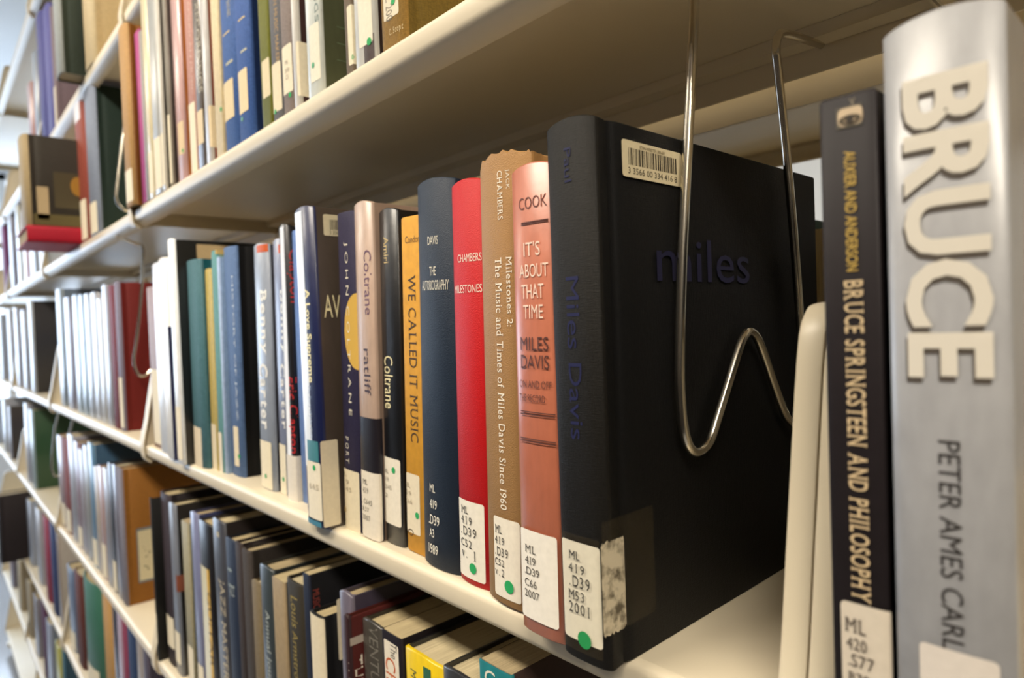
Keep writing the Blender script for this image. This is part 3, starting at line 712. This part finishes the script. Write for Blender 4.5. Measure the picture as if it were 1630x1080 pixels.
('S0', -0.4111, -0.387, 0.243, 0.2363, 0, 'j', '#111216', '#17140f', 'glossy black book with cream lettering, left of the yellow spine', 0.038, [('V', 'Amiri', -0.0039, 0.002, 0.2002, 0.2185, '#d8c088'), ('V', 'Coltrane', -0.0065, 0.0046, 0.0976, 0.1351, '#e8ddb0'), ('L', -0.0154, 0.0102, 0.0144, 0.0624, '#e4dccb'), ('D', 0.003, 0.0542, '#1f9e58'), ('T', 'ML', -0.0105, -0.0038, 0.0509, 0.0536, '#8a8478'), ('T', '419', -0.0111, -0.004, 0.0449, 0.0481, '#8a8478'), ('T', '.C645', -0.012, 0.0001, 0.0394, 0.0426, '#8a8478'), ('T', 'R2', -0.0147, -0.0055, 0.0332, 0.036, '#8a8478')]),
('S0', -0.3819, -0.3566, 0.2437, 0.2287, 0, 'p', '#cc9430', '#b08028', 'yellow spine with dark serif capitals between glossy black and navy books', 0.038, [('T', 'Condon', -0.0074, 0.0096, 0.2109, 0.2155, '#6a4a20'), ('V', 'WE CALLED IT MUSIC', -0.005, 0.004, 0.0769, 0.1898, '#473010'), ('L', -0.0178, 0.0044, 0.0132, 0.0546, '#ded2b8'), ('D', 0.001, 0.027, '#1f9e58'), ('T', 'ML', -0.015, -0.0067, 0.0447, 0.0478, '#a89b83'), ('T', '419', -0.0152, -0.0061, 0.0391, 0.0422, '#a89b83'), ('T', '.C66', -0.0155, -0.0048, 0.0335, 0.0366, '#a89b83'), ('O', -0.0071, 0.0136, 5, '#4a3412')]),
('S0', -0.3561, -0.3169, 0.2367, 0.244, 0, 'r', '#1c2838', '#162030', 'navy cloth book with rounded spine and white stamped lettering, left of the red one', 0.036, [('T', 'DAVIS', -0.0037, 0.0067, 0.2052, 0.2105, '#e2dccb'), ('T', 'THE', -0.0022, 0.0043, 0.1862, 0.1917, '#e2dccb'), ('T', 'AUTOBIOGRAPHY', -0.0115, 0.0151, 0.1771, 0.1833, '#dad5c6'), ('T', 'ML', -0.0068, -0.0008, 0.0487, 0.054, '#ece6d6'), ('T', '419', -0.0072, 0.0009, 0.0383, 0.0441, '#ece6d6'), ('T', '.D39', -0.0085, 0.0032, 0.0279, 0.0341, '#ece6d6'), ('T', 'A3', -0.008, -0.0025, 0.0195, 0.0249, '#ece6d6'), ('T', '1989', -0.0093, 0.0013, 0.0088, 0.015, '#ece6d6')]),
('S0', -0.3164, -0.2847, 0.2359, 0.2372, 0, 'r', '#b81418', '#9a1014', 'bright red cloth volume with white label and green dot, right of the navy book', 0.025, [('T', 'CHAMBERS', -0.0078, 0.0128, 0.1915, 0.1962, '#ecd9ca'), ('T', 'MILESTONES', -0.0122, 0.0127, 0.1736, 0.1783, '#ecd9ca'), ('L', -0.0156, 0.0107, 0.0037, 0.0504, '#e5dfd0'), ('T', 'ML', -0.0101, -0.0028, 0.0425, 0.0467, '#3a3630'), ('T', '419', -0.0104, 0.0007, 0.0361, 0.041, '#3a3630'), ('T', '.D39', -0.0109, 0.0044, 0.0293, 0.0347, '#3a3630'), ('T', 'C52', -0.0113, 0.0002, 0.0222, 0.0269, '#3a3630'), ('T', 'v. 1', -0.0107, 0.0034, 0.0155, 0.0213, '#3a3630'), ('D', 0.0008, 0.0108, '#1f9e58', 6)]),
('S0', -0.2842, -0.2431, 0.2306, 0.243, 0, 'r', '#a9804f', '#9b7446', 'tan worn cloth book with frayed top, between the red and rose-brown ones', 0.024, [('V', 'JACK', 0.005, 0.0081, 0.2253, 0.2357, '#eee4d0'), ('V', 'CHAMBERS', -0.0012, 0.0028, 0.2101, 0.2358, '#eee4d0'), ('V', 'Milestones 2:', 0.0045, 0.0086, 0.1532, 0.1902, '#f3ead8'), ('V', 'The Music and Times of Miles Davis Since 1960', -0.0043, 0.001, 0.0534, 0.1901, '#efe4d0'), ('L', -0.0111, 0.0103, 0.0043, 0.0486, '#e4dccb'), ('T', 'ML', -0.0092, -0.0033, 0.0397, 0.0439, '#3a3630'), ('T', '419', -0.0095, -0.0014, 0.0336, 0.0378, '#3a3630'), ('T', '.D39', -0.0098, 0.0015, 0.027, 0.0319, '#3a3630'), ('T', 'C52', -0.01, -0.0018, 0.0215, 0.0254, '#3a3630'), ('T', 'v.2', -0.0102, -0.002, 0.0158, 0.0201, '#3a3630'), ('D', 0.0019, 0.0118, '#1f9e58', 7)]),
('S0', -0.2426, -0.213, 0.2194, 0.2296, 0, 'j', '#b4694f', '#a35c44', 'rose-brown book with stacked capitals and thin double rules, left of the big black book', 0.016, [('T', 'COOK', -0.0079, 0.011, 0.2097, 0.2156, '#6c3f36'), ('R', -0.0064, 0.0114, 0.2031, 0.2037, '#5c362e'), ('R', -0.0064, 0.0114, 0.2022, 0.2025, '#5c362e'), ('T', "IT'S", -0.005, 0.0062, 0.1871, 0.194, '#ecd2c0'), ('T', 'ABOUT', -0.0084, 0.0108, 0.1768, 0.1833, '#ecd2c0'), ('T', 'THAT', -0.0073, 0.0079, 0.1666, 0.1735, '#ecd2c0'), ('T', 'TIME', -0.0062, 0.0072, 0.1569, 0.1635, '#ecd2c0'), ('T', 'MILES', -0.0089, 0.0101, 0.1414, 0.148, '#54302a'), ('T', 'DAVIS', -0.0088, 0.0102, 0.1325, 0.1392, '#54302a'), ('T', 'ON AND OFF', -0.0104, 0.0113, 0.1231, 0.1268, '#60382f'), ('T', 'THE RECORD', -0.0108, 0.0074, 0.1162, 0.1199, '#60382f'), ('R', -0.0099, 0.0129, 0.1109, 0.1115, '#5c362e'), ('R', -0.01, 0.0128, 0.1096, 0.1099, '#5c362e'), ('R', -0.0106, 0.0129, 0.0975, 0.0982, '#5c362e'), ('R', -0.0106, 0.0128, 0.0963, 0.0966, '#5c362e'), ('L', -0.0129, 0.0122, 0.0075, 0.0522, '#e6e0d4'), ('T', 'ML', -0.0088, -0.0011, 0.0409, 0.0447, '#57524a'), ('T', '419', -0.009, -0.0013, 0.0351, 0.039, '#57524a'), ('T', '.D39', -0.0093, 0.0011, 0.0298, 0.0336, '#57524a'), ('T', 'C66', -0.0096, -0.0009, 0.0238, 0.0276, '#57524a'), ('T', '2007', -0.0098, 0.0007, 0.0183, 0.0221, '#57524a')]),
('S0', -0.2125, -0.1836, 0.2163, 0.2435, 0.222, 'c', '#151310', '#060607', 'big black cloth book with barcode label and taped call number', 0, [('V', 'Miles Davis', -0.0036, 0.004, 0.1017, 0.175, '#101240'), ('V', 'Paul', -0.002, 0.0021, 0.2171, 0.2323, '#101240'), ('L', -0.0126, 0.0106, 0.0092, 0.0548, '#e5dec9'), ('Ls', -0.0037, 0.0121, 0.0175, 0.0585, '#d2c6ab'), ('T', 'ML', -0.0069, -0.0002, 0.0468, 0.0506, '#1f1c18'), ('T', '419', -0.0073, 0.0022, 0.0407, 0.0448, '#1f1c18'), ('T', '.D39', -0.0072, 0.0052, 0.0342, 0.0395, '#1f1c18'), ('T', 'M53', -0.0079, 0.0016, 0.0281, 0.0325, '#1f1c18'), ('T', '2001', -0.0078, 0.0047, 0.022, 0.027, '#1f1c18'), ('D', 0.0007, 0.0109, '#178a48', 8), ('TP', -0.0195, 0.0107, 0.0046, 0.0582, '#6a5c40'), ('TPs', -0.0034, 0.0338, 0.0175, 0.0677, '#6a5c40'), ('Ls', 0.0195, 0.067, 0.2194, 0.2361, '#d8caa6'), ('BCs', 0.0241, 0.0621, 0.2251, 0.2328, '#3a3326'), ('Ts', '3 3566 00 334 416 8', 0.0236, 0.0621, 0.2211, 0.2239, '#2c271e'), ('Ts', 'EDEN-WEBSTER LIBRARY', 0.0327, 0.0527, 0.2332, 0.2347, '#6a5a3c'), ('Ts', 'miles', 0.0431, 0.1312, 0.1725, 0.1945, '#0c0c30')]),
('S0', -0.0879, -0.0714, 0.215, 0.222, 0, 'p', '#1e191b', '#151214', 'black paperback with gold and cream lettering and a tiny eye picture', 0, [('T', 'X', 0.0009, 0.0027, 0.2175, 0.2203, '#8a7f6c'), ('R', -0.0031, 0.0045, 0.2116, 0.2182, '#4b463c'), ('L', -0.0026, 0.0047, 0.2122, 0.2177, '#c2ad90'), ('EYE', 0.0011, 0.214, '#4a4030'), ('V', 'AUXIER AND ANDERSON', -0.001, 0.0024, 0.1673, 0.2044, '#b99a4c'), ('V', 'BRUCE SPRINGSTEEN AND PHILOSOPHY', -0.002, 0.0037, 0.0635, 0.1644, '#c8b08a'), ('L', -0.0054, 0.0094, 0.0305, 0.0627, '#cabfae'), ('T', 'ML', -0.0041, 0.002, 0.0532, 0.0577, '#4a4038'), ('T', '420', -0.0038, 0.0022, 0.0477, 0.0515, '#4a4038'), ('T', '.S77', -0.0034, 0.0043, 0.0423, 0.0464, '#4a4038'), ('T', 'B78', -0.0035, 0.0027, 0.0372, 0.0404, '#4a4038')]),
('S0', -0.069, -0.0395, 0.213, 0.236, 0, 'j', '#9a9a9c', '#8f8a84', 'large silver-grey book in plastic jacket with huge pale capitals, nearest of the row', 0, [('BIG', 'BRUCE', -0.0096, 0.0113, 0.1351, 0.2203, '#cfc8ba'), ('V', 'PETER AMES CARLIN', -0.0023, 0.0031, 0.0503, 0.1174, '#2b2725'), ('L', -0.0082, 0.011, 0.0386, 0.0575, '#cfc6bc')]),
('L1', -3.8971, -3.8121, 0.242, 0.2032, 0, 'j', '#d4dce8', '#98a0b0', 'blue-white spine at the left edge of the lower shelf', 0, []),
('L1', -3.5594, -3.4744, 0.242, 0.2229, 0, 'j', '#e0e4ec', '#a0a4b0', 'bright white spine beside the blue-white one, lower shelf', 0, []),
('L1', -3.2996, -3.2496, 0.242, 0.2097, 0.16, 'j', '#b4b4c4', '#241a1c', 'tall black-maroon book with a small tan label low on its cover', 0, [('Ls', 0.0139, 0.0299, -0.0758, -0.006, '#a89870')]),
('L1', -2.7352, -2.6502, 0.242, 0.2609, 0, 'j', '#c4c4d0', '#8c8c9c', 'lavender-white spine left of the green volume', 0, []),
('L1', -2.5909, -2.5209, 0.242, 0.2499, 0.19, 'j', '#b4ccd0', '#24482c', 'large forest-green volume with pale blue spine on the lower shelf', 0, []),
('L1', -2.0214, -1.9364, 0.242, 0.2261, 0, 'j', '#8c7478', '#6c4c48', 'mauve-brown spine, leftmost of the second lower bay', 0, [('LB', 0.006, 0.06, '#e6dcc4')]),
('L1', -1.9293, -1.8503, 0.242, 0.2293, 0, 'c', '#7c3a34', '#6c2824', 'brick maroon spine with dark top in the second lower bay', 0, [('LB', 0.006, 0.06, '#e6dcc4')]),
('L1', -1.8498, -1.7648, 0.242, 0.2461, 0, 'j', '#b8b8c4', '#8c8c98', 'grey-white spine next to the brick maroon one', 0, []),
('L1', -1.7606, -1.703, 0.242, 0.2376, 0, 'j', '#7c6470', '#5c4450', 'dark mauve spine in the second lower bay', 0, [('LB', 0.006, 0.05, '#e6dcc4')]),
('L1', -1.7025, -1.6483, 0.242, 0.227, 0, 'j', '#b4aab4', '#847c88', 'lilac-grey spine in the second lower bay', 0, []),
('L1', -1.6478, -1.5895, 0.242, 0.2415, 0, 'j', '#b0b0ac', '#80807c', 'pale grey spine left of the blue one in the second lower bay', 0, []),
('L1', -1.589, -1.5343, 0.242, 0.2533, 0, 'j', '#3f6c8c', '#2c4c68', 'steel blue spine in the second lower bay', 0, [('LB', 0.006, 0.06, '#e6dcc4')]),
('L1', -1.5338, -1.495, 0.242, 0.2118, 0, 'j', '#a89c90', '#786c60', 'warm grey short spine right of the steel blue one', 0, []),
('L1', -1.4945, -1.4453, 0.242, 0.2184, 0, 'j', '#a08480', '#705450', 'rosy tan short spine in the second lower bay', 0, [('LB', 0.006, 0.07, '#e6dcc4')]),
('L1', -1.4448, -1.3927, 0.242, 0.2215, 0, 'j', '#a4a0a8', '#74707c', 'light grey short spine in the second lower bay', 0, []),
('L1', -1.3922, -1.3594, 0.242, 0.237, 0, 'j', '#1c1c24', '#141418', 'narrow black spine in the second lower bay', 0, [('LB', 0.006, 0.06, '#e6dcc4')]),
('L1', -1.3589, -1.3169, 0.242, 0.2391, 0, 'j', '#605c68', '#444048', 'dark grey spine next to the narrow black one', 0, []),
('L1', -1.3164, -1.2864, 0.242, 0.2385, 0.2, 'c', '#a8a4b4', '#8a5a22', 'wooden-brown book with a pale framed picture on its cover', 0, [('Ls', 0.0206, 0.05, 0.0354, 0.1316, '#6d7478'), ('Ls', 0.0226, 0.05, 0.0392, 0.1268, '#cbbf9c'), ('BRs', 0.0271, 0.0477, 0.0498, 0.0992, '#5c5444')]),
('L1', -1.0409, -1.0356, 0.231, 0.2346, 0, 'r', '#24282a', '#181818', 'black cloth book, leftmost of the near lower shelf', 0, [('LB', 0.026000000000000002, 0.07, '#e6dcc4')]),
('L1', -1.0351, -0.9931, 0.242, 0.2442, 0, 'h', '#4a4048', '#2c2428', 'dark plum-grey spine second on the near lower shelf', 0, [('LB', 0.026000000000000002, 0.07, '#e6dcc4')]),
('L1', -0.9926, -0.9626, 0.242, 0.2354, 0, 'j', '#8c92a0', '#26201c', 'plastic-covered black book with pale left edge and orange figure', 0, [('P', 0.0091, 0.0273, 0.1175, 0.1402, '#7c4430'), ('LB', 0.016, 0.06, '#e6dcc4')]),
('L1', -0.9306, -0.9013, 0.242, 0.2236, 0, 'p', '#bdb492', '#2f4a38', 'cream and green printed paperback on the lower shelf', 0, [('LB', 0.006, 0.06, '#e6dcc4')]),
('L1', -0.8923, -0.8638, 0.242, 0.2416, 0, 'j', '#8f94bc', '#39406c', 'lilac-blue plastic-covered spine on the lower shelf', 0, [('LB', 0.006, 0.05, '#e6dcc4')]),
('L1', -0.8633, -0.8133, 0.242, 0.2375, 0, 'j', '#17161a', '#121214', 'black and yellow book with bright lower spine', 0, [('P', -0.023, 0.0141, -0.0077, 0.1837, '#d6a81e'), ('P', -0.023, 0.0065, -0.0077, 0.1837, '#d8cfa8'), ('V', 'GUITAR', 0.0052, 0.0152, 0.0647, 0.1562, '#5a4810')]),
('L1', -0.8073, -0.7678, 0.242, 0.2506, 0, 'j', '#4c4e58', '#241c1c', 'dark grey book with tall pale capitals down the spine', 0, [('R', 0.0002, 0.0083, 0.2329, 0.2389, '#b0a890'), ('V', 'JAZZ MASTERS', -0.0014, 0.015, 0.0595, 0.1846, '#c0b49c')]),
('L1', -0.7673, -0.7318, 0.242, 0.2364, 0, 'r', '#2c3850', '#161c28', 'navy-grey rounded spine with three pale lines', 0, [('R', -0.0055, 0.0062, 0.2023, 0.2053, '#8f9a98'), ('R', -0.0061, 0.0108, 0.1852, 0.1874, '#8f9a98'), ('T', 'JAZZ', -0.0027, 0.0099, 0.1719, 0.1863, '#a0a8a8')]),
('L1', -0.7313, -0.7124, 0.242, 0.2401, 0, 'h', '#443a38', '#2c2222', 'dark brown spine between the navy-grey and grey spines', 0, []),
('L1', -0.7119, -0.688, 0.242, 0.2373, 0, 'h', '#5c5450', '#3c3632', 'warm grey spine with frayed top on the lower shelf', 0, []),
('L1', -0.6875, -0.6644, 0.242, 0.2091, 0, 'c', '#8c7c60', '#6c5c40', 'short tan cloth spine on the lower shelf', 0, []),
('L1', -0.6639, -0.6304, 0.242, 0.2317, 0, 'j', '#3b4448', '#202628', 'plastic-covered charcoal book with white script', 0, [('V', 'Annual Journal', -0.0055, 0.0075, 0.1001, 0.1892, '#a8aea8')]),
('L1', -0.6299, -0.6013, 0.242, 0.2285, 0, 'p', '#b49e7c', '#26221c', 'cream-tan narrow spine with dark cover side', 0, []),
('L1', -0.5993, -0.5616, 0.242, 0.2357, 0, 'h', '#3a3428', '#221e1c', 'dark brown cloth book with gold lettering on the lower shelf', 0, [('V', 'Louis', -0.0053, 0.0083, 0.1933, 0.2221, '#93803c'), ('V', 'Armstrong', -0.008, 0.0064, 0.1333, 0.1894, '#93803c')]),
('L1', -0.5611, -0.5579, 0.255, 0.2388, 0, 'j', '#4a6a4c', '#2c2c20', 'green-topped book behind the tall white label', 0, []),
('L1', -0.5574, -0.5454, 0.242, 0.2509, 0, 'p', '#1c2236', '#1c1c20', 'narrow navy book with red lettering left of the green one', 0, [('V', 'MUSIC', 0.0088, 0.0151, 0.2197, 0.2368, '#8c3a30')]),
('L1', -0.5357, -0.5107, 0.236, 0.2252, 0, 'h', '#1c1c1c', '#17171a', 'short black book with a tall cream paper strip', 0, [('L', -0.0177, 0.013, 0.1326, 0.2247, '#d9cdb2'), ('L', 0.0242, 0.0388, 0.1848, 0.2372, '#d9cdb2')]),
('L1', -0.4864, -0.4654, 0.24, 0.2548, 0, 'j', '#787080', '#40384a', 'grey-purple glossy jacket on the lower shelf', 0, []),
('L1', -0.4649, -0.4559, 0.232, 0.2438, 0, 'r', '#3a2024', '#5a1e1a', 'dark maroon rounded spine with white capitals', 0, [('R', 0.0045, 0.0187, 0.2222, 0.2282, '#a89c90'), ('V', 'THE', 0.0025, 0.0145, 0.1885, 0.2127, '#d5ccbc')]),
('L1', -0.4554, -0.4245, 0.242, 0.2414, 0, 'j', '#4c4842', '#1e1a18', 'charcoal book with clear plastic jacket, left of the white Ch spine', 0, [('V', 'VENTURES', -0.0022, 0.0102, 0.1768, 0.2409, '#6c6860')]),
('L1', -0.424, -0.3973, 0.242, 0.2438, 0, 'p', '#211a20', '#1c161a', 'dark book with white panel and orange Ch letters', 0, [('L', -0.0098, 0.0096, 0.1756, 0.2375, '#dfd6c4'), ('V', 'The', -0.0009, 0.0077, 0.2263, 0.2377, '#2a2624'), ('V', 'Chieftains', -0.0083, 0.005, 0.1633, 0.2256, '#c05a28')]),
('L1', -0.3968, -0.3512, 0.242, 0.2394, 0, 'j', '#d3b418', '#1d1d1c', 'yellow book with a green stripe on the lower shelf', 0, [('R', 0.004, 0.0124, 0.1828, 0.2354, '#2a6048'), ('V', 'MUSIC', -0.0124, -0.0045, 0.2041, 0.2279, '#4a5a3c')]),
('L1', -0.3507, -0.3098, 0.242, 0.2426, 0, 'j', '#2c2c2e', '#1d1d1c', 'black book with clear jacket between the yellow and teal spines', 0, []),
('L1', -0.3093, -0.2798, 0.242, 0.2625, 0, 'p', '#1d6a70', '#3a2c28', 'teal spine with a white letter C, worn brown edges', 0, [('T', 'C', -0.0089, 0.0007, 0.2485, 0.259, '#dcd8c8')]),
('L2', -2.8116, -2.7266, 0.242, 0.2215, 0, 'j', '#c4ccdc', '#8c94a4', 'pale blue spine at the left on the second-lowest shelf', 0, []),
('L2', -2.5719, -2.4869, 0.242, 0.2369, 0, 'j', '#d4d4dc', '#9c9ca8', 'white-grey spine left of the crimson one', 0, []),
('L2', -2.387, -2.302, 0.242, 0.2486, 0, 'c', '#8c3448', '#6c2434', 'crimson spine on the second-lowest shelf', 0, []),
('L2', -2.2597, -2.1747, 0.242, 0.2575, 0, 'c', '#2c3864', '#1c2444', 'navy spine right of the crimson one', 0, []),
('L2', -2.1169, -2.0869, 0.242, 0.273, 0.15, 'j', '#8c8078', '#a8a098', 'taupe book at the end of its bay on the second-lowest shelf', 0, []),
('L2', -1.9669, -1.8819, 0.242, 0.2034, 0, 'j', '#5c6c88', '#3c4c64', 'slate blue spine, leftmost in its bay on the second-lowest shelf', 0, [('LB', 0.006, 0.05, '#e6dcc4')]),
('L2', -1.8595, -1.7745, 0.242, 0.2191, 0, 'c', '#5c3430', '#482420', 'dark red-brown spine beside the wide green one', 0, []),
('L2', -1.7674, -1.6174, 0.242, 0.2373, 0, 'r', '#3c6c5c', '#382420', 'wide green cloth spine on the second-lowest shelf', 0, [('LB', 0.006, 0.05, '#e6dcc4')]),
('L2', -1.5252, -1.4402, 0.242, 0.262, 0, 'c', '#b08850', '#80602c', 'tan-gold spine right of the wide green one', 0, []),
('L2', -1.4244, -1.3845, 0.242, 0.278, 0, 'j', '#26222c', '#1a161c', 'narrow black spine after the tan-gold one', 0, []),
('L2', -1.384, -1.3459, 0.242, 0.278, 0, 'j', '#a494a8', '#74647c', 'mauve spine on the second-lowest shelf', 0, []),
('L2', -1.3454, -1.3041, 0.242, 0.278, 0, 'c', '#7c3048', '#5c2034', 'wine-red spine on the second-lowest shelf', 0, []),
('L2', -1.3036, -1.2587, 0.242, 0.262, 0, 'c', '#2c3c5c', '#1c2434', 'wide navy spine near the right of the second-lowest shelf', 0, []),
('L2', -1.236, -1.1917, 0.242, 0.27, 0, 'j', '#8c8480', '#5c5450', 'grey-brown spine after the wide navy one', 0, []),
('L2', -1.1912, -1.1617, 0.242, 0.262, 0, 'j', '#4c4858', '#2c2838', 'dark violet-grey spine, last visible on the second-lowest shelf', 0, []),
('L3', -3.6171, -3.5321, 0.242, 0.2, 0, 'j', '#7c7484', '#54505c', 'grey-violet spine, leftmost on the lowest shelf', 0, []),
('L3', -3.2797, -3.1947, 0.242, 0.2, 0, 'c', '#a89c84', '#847864', 'wide tan spine on the lowest shelf', 0, []),
('L3', -2.9623, -2.8773, 0.242, 0.2, 0, 'c', '#9c9078', '#746850', 'sand-brown spine beside the wide tan one', 0, []),
('L3', -2.7661, -2.6811, 0.242, 0.2, 0, 'j', '#a4a0a8', '#74707c', 'light grey spine on the lowest shelf', 0, []),
('L3', -2.5556, -2.4706, 0.242, 0.2449, 0, 'c', '#502c44', '#381c30', 'plum spine on the lowest shelf', 0, []),
('L3', -2.4556, -2.3706, 0.242, 0.2125, 0, 'j', '#8890a4', '#606878', 'cool grey spine right of the plum one', 0, []),
('L3', -2.2678, -2.1828, 0.242, 0.2064, 0, 'j', '#a4a040', '#707028', 'yellow-green spine on the lowest shelf', 0, []),
('L3', -2.1306, -2.1011, 0.242, 0.2382, 0, 'c', '#44687c', '#2c4454', 'teal-blue spine, last visible on the lowest shelf', 0, []),
]
GROUPS = dict(U2='books on the high shelf', U1='books on the upper shelf', S0='books on the middle shelf', L1='books on the lower shelf', L2='books on the second-lowest shelf', L3='books on the low shelf')
for r_ in BOOKS:
    build_book(*r_, GROUPS[r_[0]])

# oversize volumes that stick out over the aisle, and one lying flat
def volume(name, label, x0, x1, y0, y1, z0, h, spine, cover, st='c', dec=(), group=None):
    rnd = random.Random(label)
    t = thing(name, label, 'book', ((x0 + x1) / 2, y0, z0), group)
    book_body(t, x1 - x0, h, y1 - y0, st, spine, cover, False, rnd)
    pg = Page(x1 - x0, st)
    for k, a, b, c, e, col in dec:
        if k == 'disc': disc(pg, 'gold_emblem', a, c, b, mat(col, 'ink'), t, True, .0005, e)
        else: patch(pg, k, a, b, c, e, mat(col, 'paper'), t, True, .0004, .001)
    return t
volume('oversize_book', 'big dark brown volume with gold emblem, standing on the red book and jutting out', -1.56, -1.472, .150, .395, .2135, .1665, '#9c8a68', '#38332c', 'c',
       [('printed_band', .012, .2, .001, .022, '#5c5028'), ('paper_label', .018, .036, .012, .072, '#b8a27c'), ('print_or_sheen_panel', .045, .2, .035, .102, '#4a4026'), ('disc', .083, .012, .078, .018, '#a87a24')])
t = volume('flat_book', 'bright red book lying flat under the big dark brown volume', -.0145, .0145, 0, .17, 0, .245, '#a01228', '#a80f24', 'h')
t.rotation_euler = Matrix(((0, -1, 0), (0, 0, -1), (1, 0, 0))).to_euler(); t.location = (-1.468, .395, .1985)
volume('oversize_book', 'tall dark green volume jutting from the high shelf beside the tan one', -1.40, -1.345, .196, .42, .462, .27, '#9aa0a0', '#3a443c', 'c')
volume('oversize_book', 'plain tan volume with pale yellow spine on the high shelf', -1.335, -1.262, .229, .43, .462, .27, '#d0bf9c', '#c8b084', 'c')
volume('oversize_book', 'mottled dark volume jutting out at the far left of the second-lowest shelf', -2.92, -2.853, .168, .40, -.762, .235, '#2a2628', '#2c2628', 'c')

# books standing on the reverse side of the middle shelf, glimpsed through the gap under the upper shelf
rb = random.Random(11)
x = -1.02; prev = 'the bracket'; i = 0
RC = [('dark brown', '#26211c'), ('umber', '#4a3a30'), ('black', '#1c1a1c'), ('russet', '#5a2a24'), ('olive', '#4a4a2c'), ('slate', '#3a4450'), ('cream', '#c8bc9c'), ('wine', '#4a1c28'), ('forest', '#24402c'), ('grey', '#6a6864'), ('navy', '#1c2444')]
while x < -.15:
    w_ = rb.uniform(.026, .055); nm, c_ = RC[i % len(RC)]; nm += ' narrow' if i >= 11 else ''; nm = nm.replace('narrow', 'cloth')
    t = thing('library_book', '%s book facing the other aisle, next to %s' % (nm, prev), 'book', (x + w_ / 2, .72, LZ['S0']), 'books on the reverse side', (0, 0, math.pi))
    book_body(t, w_, rb.uniform(.215, .245), .2, 'h', c_, c_, False, rb)
    x += w_ + .001; prev = 'the ' + nm + ' one' + ('' if i >= len(RC) else ''); i += 1

# ------------------------------------------------------------------ hanging wire bookends
CH = mat('#d8d2c4', 'chrome')
def wire(label, X, S, front, rear, pts, r=.0025, x_hook=0):
    t = thing('wire_bookend', label, 'bookend', (X, 0, S), 'hanging wire bookends')
    tube('bent_wire', [(a[0], a[1], a[2]) for a in pts], r, CH, t)
    return t
S1 = LZ['U1']
def P(dx, y, z): return (dx, y, z - S1)
near = [P(.0, .262, .1785), P(.0, .2750, .1770), P(.0, .2870, .1700), P(.0, .2905, .157), P(.0, .2865, .125), P(.0, .2822, .0936), P(.0, .2733, .0318), P(.0, .2680, -.020), P(.0, .2678, -.0405),
        P(.0, .2695, -.0535), P(.0, .2735, -.0625), P(.0, .2797, -.0665), P(.0, .2870, -.0655), P(.0, .2930, -.0620), P(.0, .2996, -.0530), P(.0, .3120, -.0350), P(.0, .3215, -.0210), P(.0, .3285, -.0125),
        P(.0, .3355, -.0092), P(.0, .3430, -.0120), P(.0, .3500, -.0205), P(.0, .3620, -.0400), P(.0, .3740, -.0580), P(.0, .3810, -.0640), P(.0, .3860, -.0665), P(.0, .3930, -.0650), P(.0, .3985, -.0560),
        P(.0, .4010, -.0395), P(.0, .3960, .020), P(.0, .3880, .084), P(.0, .3790, .140), P(.0, .3765, .1530), P(.0, .3790, .1615), P(.0, .3850, .1655), P(.0, .4050, .1690), P(.0, .4400, .1730)]
wire('hanging chrome wire bookend beside the big black book, bent into a W', -.1775, S1, 0, 0, near)
far = [P(.0, .215, .1800) , P(.0, .222, .1600), P(.0, .240, .1580), P(.0, .262, .1540), P(.0, .272, .1510), P(.0, .2745, .140), P(.0, .272, .1020), P(.0, .266, .050), P(.0, .2590, .0), P(.0, .2535, -.030), P(.0, .2545, -.050), P(.0, .2610, -.0620), P(.0, .2700, -.0610), P(.0, .2790, -.0530)]
far[0] = P(.0, .238, .1600); far[1] = P(.0, .2385, .1630); far[2] = P(.0, .244, .1620)
wire('hanging wire bookend against the big maroon book in the second bay', -1.195, S1, 0, 0, far, .0022)
up2 = [(0, .262, -.03), (0, .2600, -.04), (0, .2500, -.10), (0, .2380, -.165), (0, .2270, -.237), (0, .2262, -.252), (0, .2300, -.262), (0, .2390, -.268), (0, .250, -.262), (0, .262, -.24), (0, .29, -.15), (0, .32, -.03)]
wire('hanging wire bookend against the dark green volume on the upper shelf', -1.125, LZ['U2'], 0, 0, up2, .0022)
l1 = [(0, .262, -.024), (0, .258, -.05), (0, .249, -.09), (0, .240, -.172), (0, .242, -.196), (0, .248, -.204), (0, .258, -.198), (0, .27, -.15), (0, .30, -.026)]
wire('hanging wire bookend against the forest-green volume on the lower shelf', -2.10, LZ['S0'], 0, 0, l1, .0022)
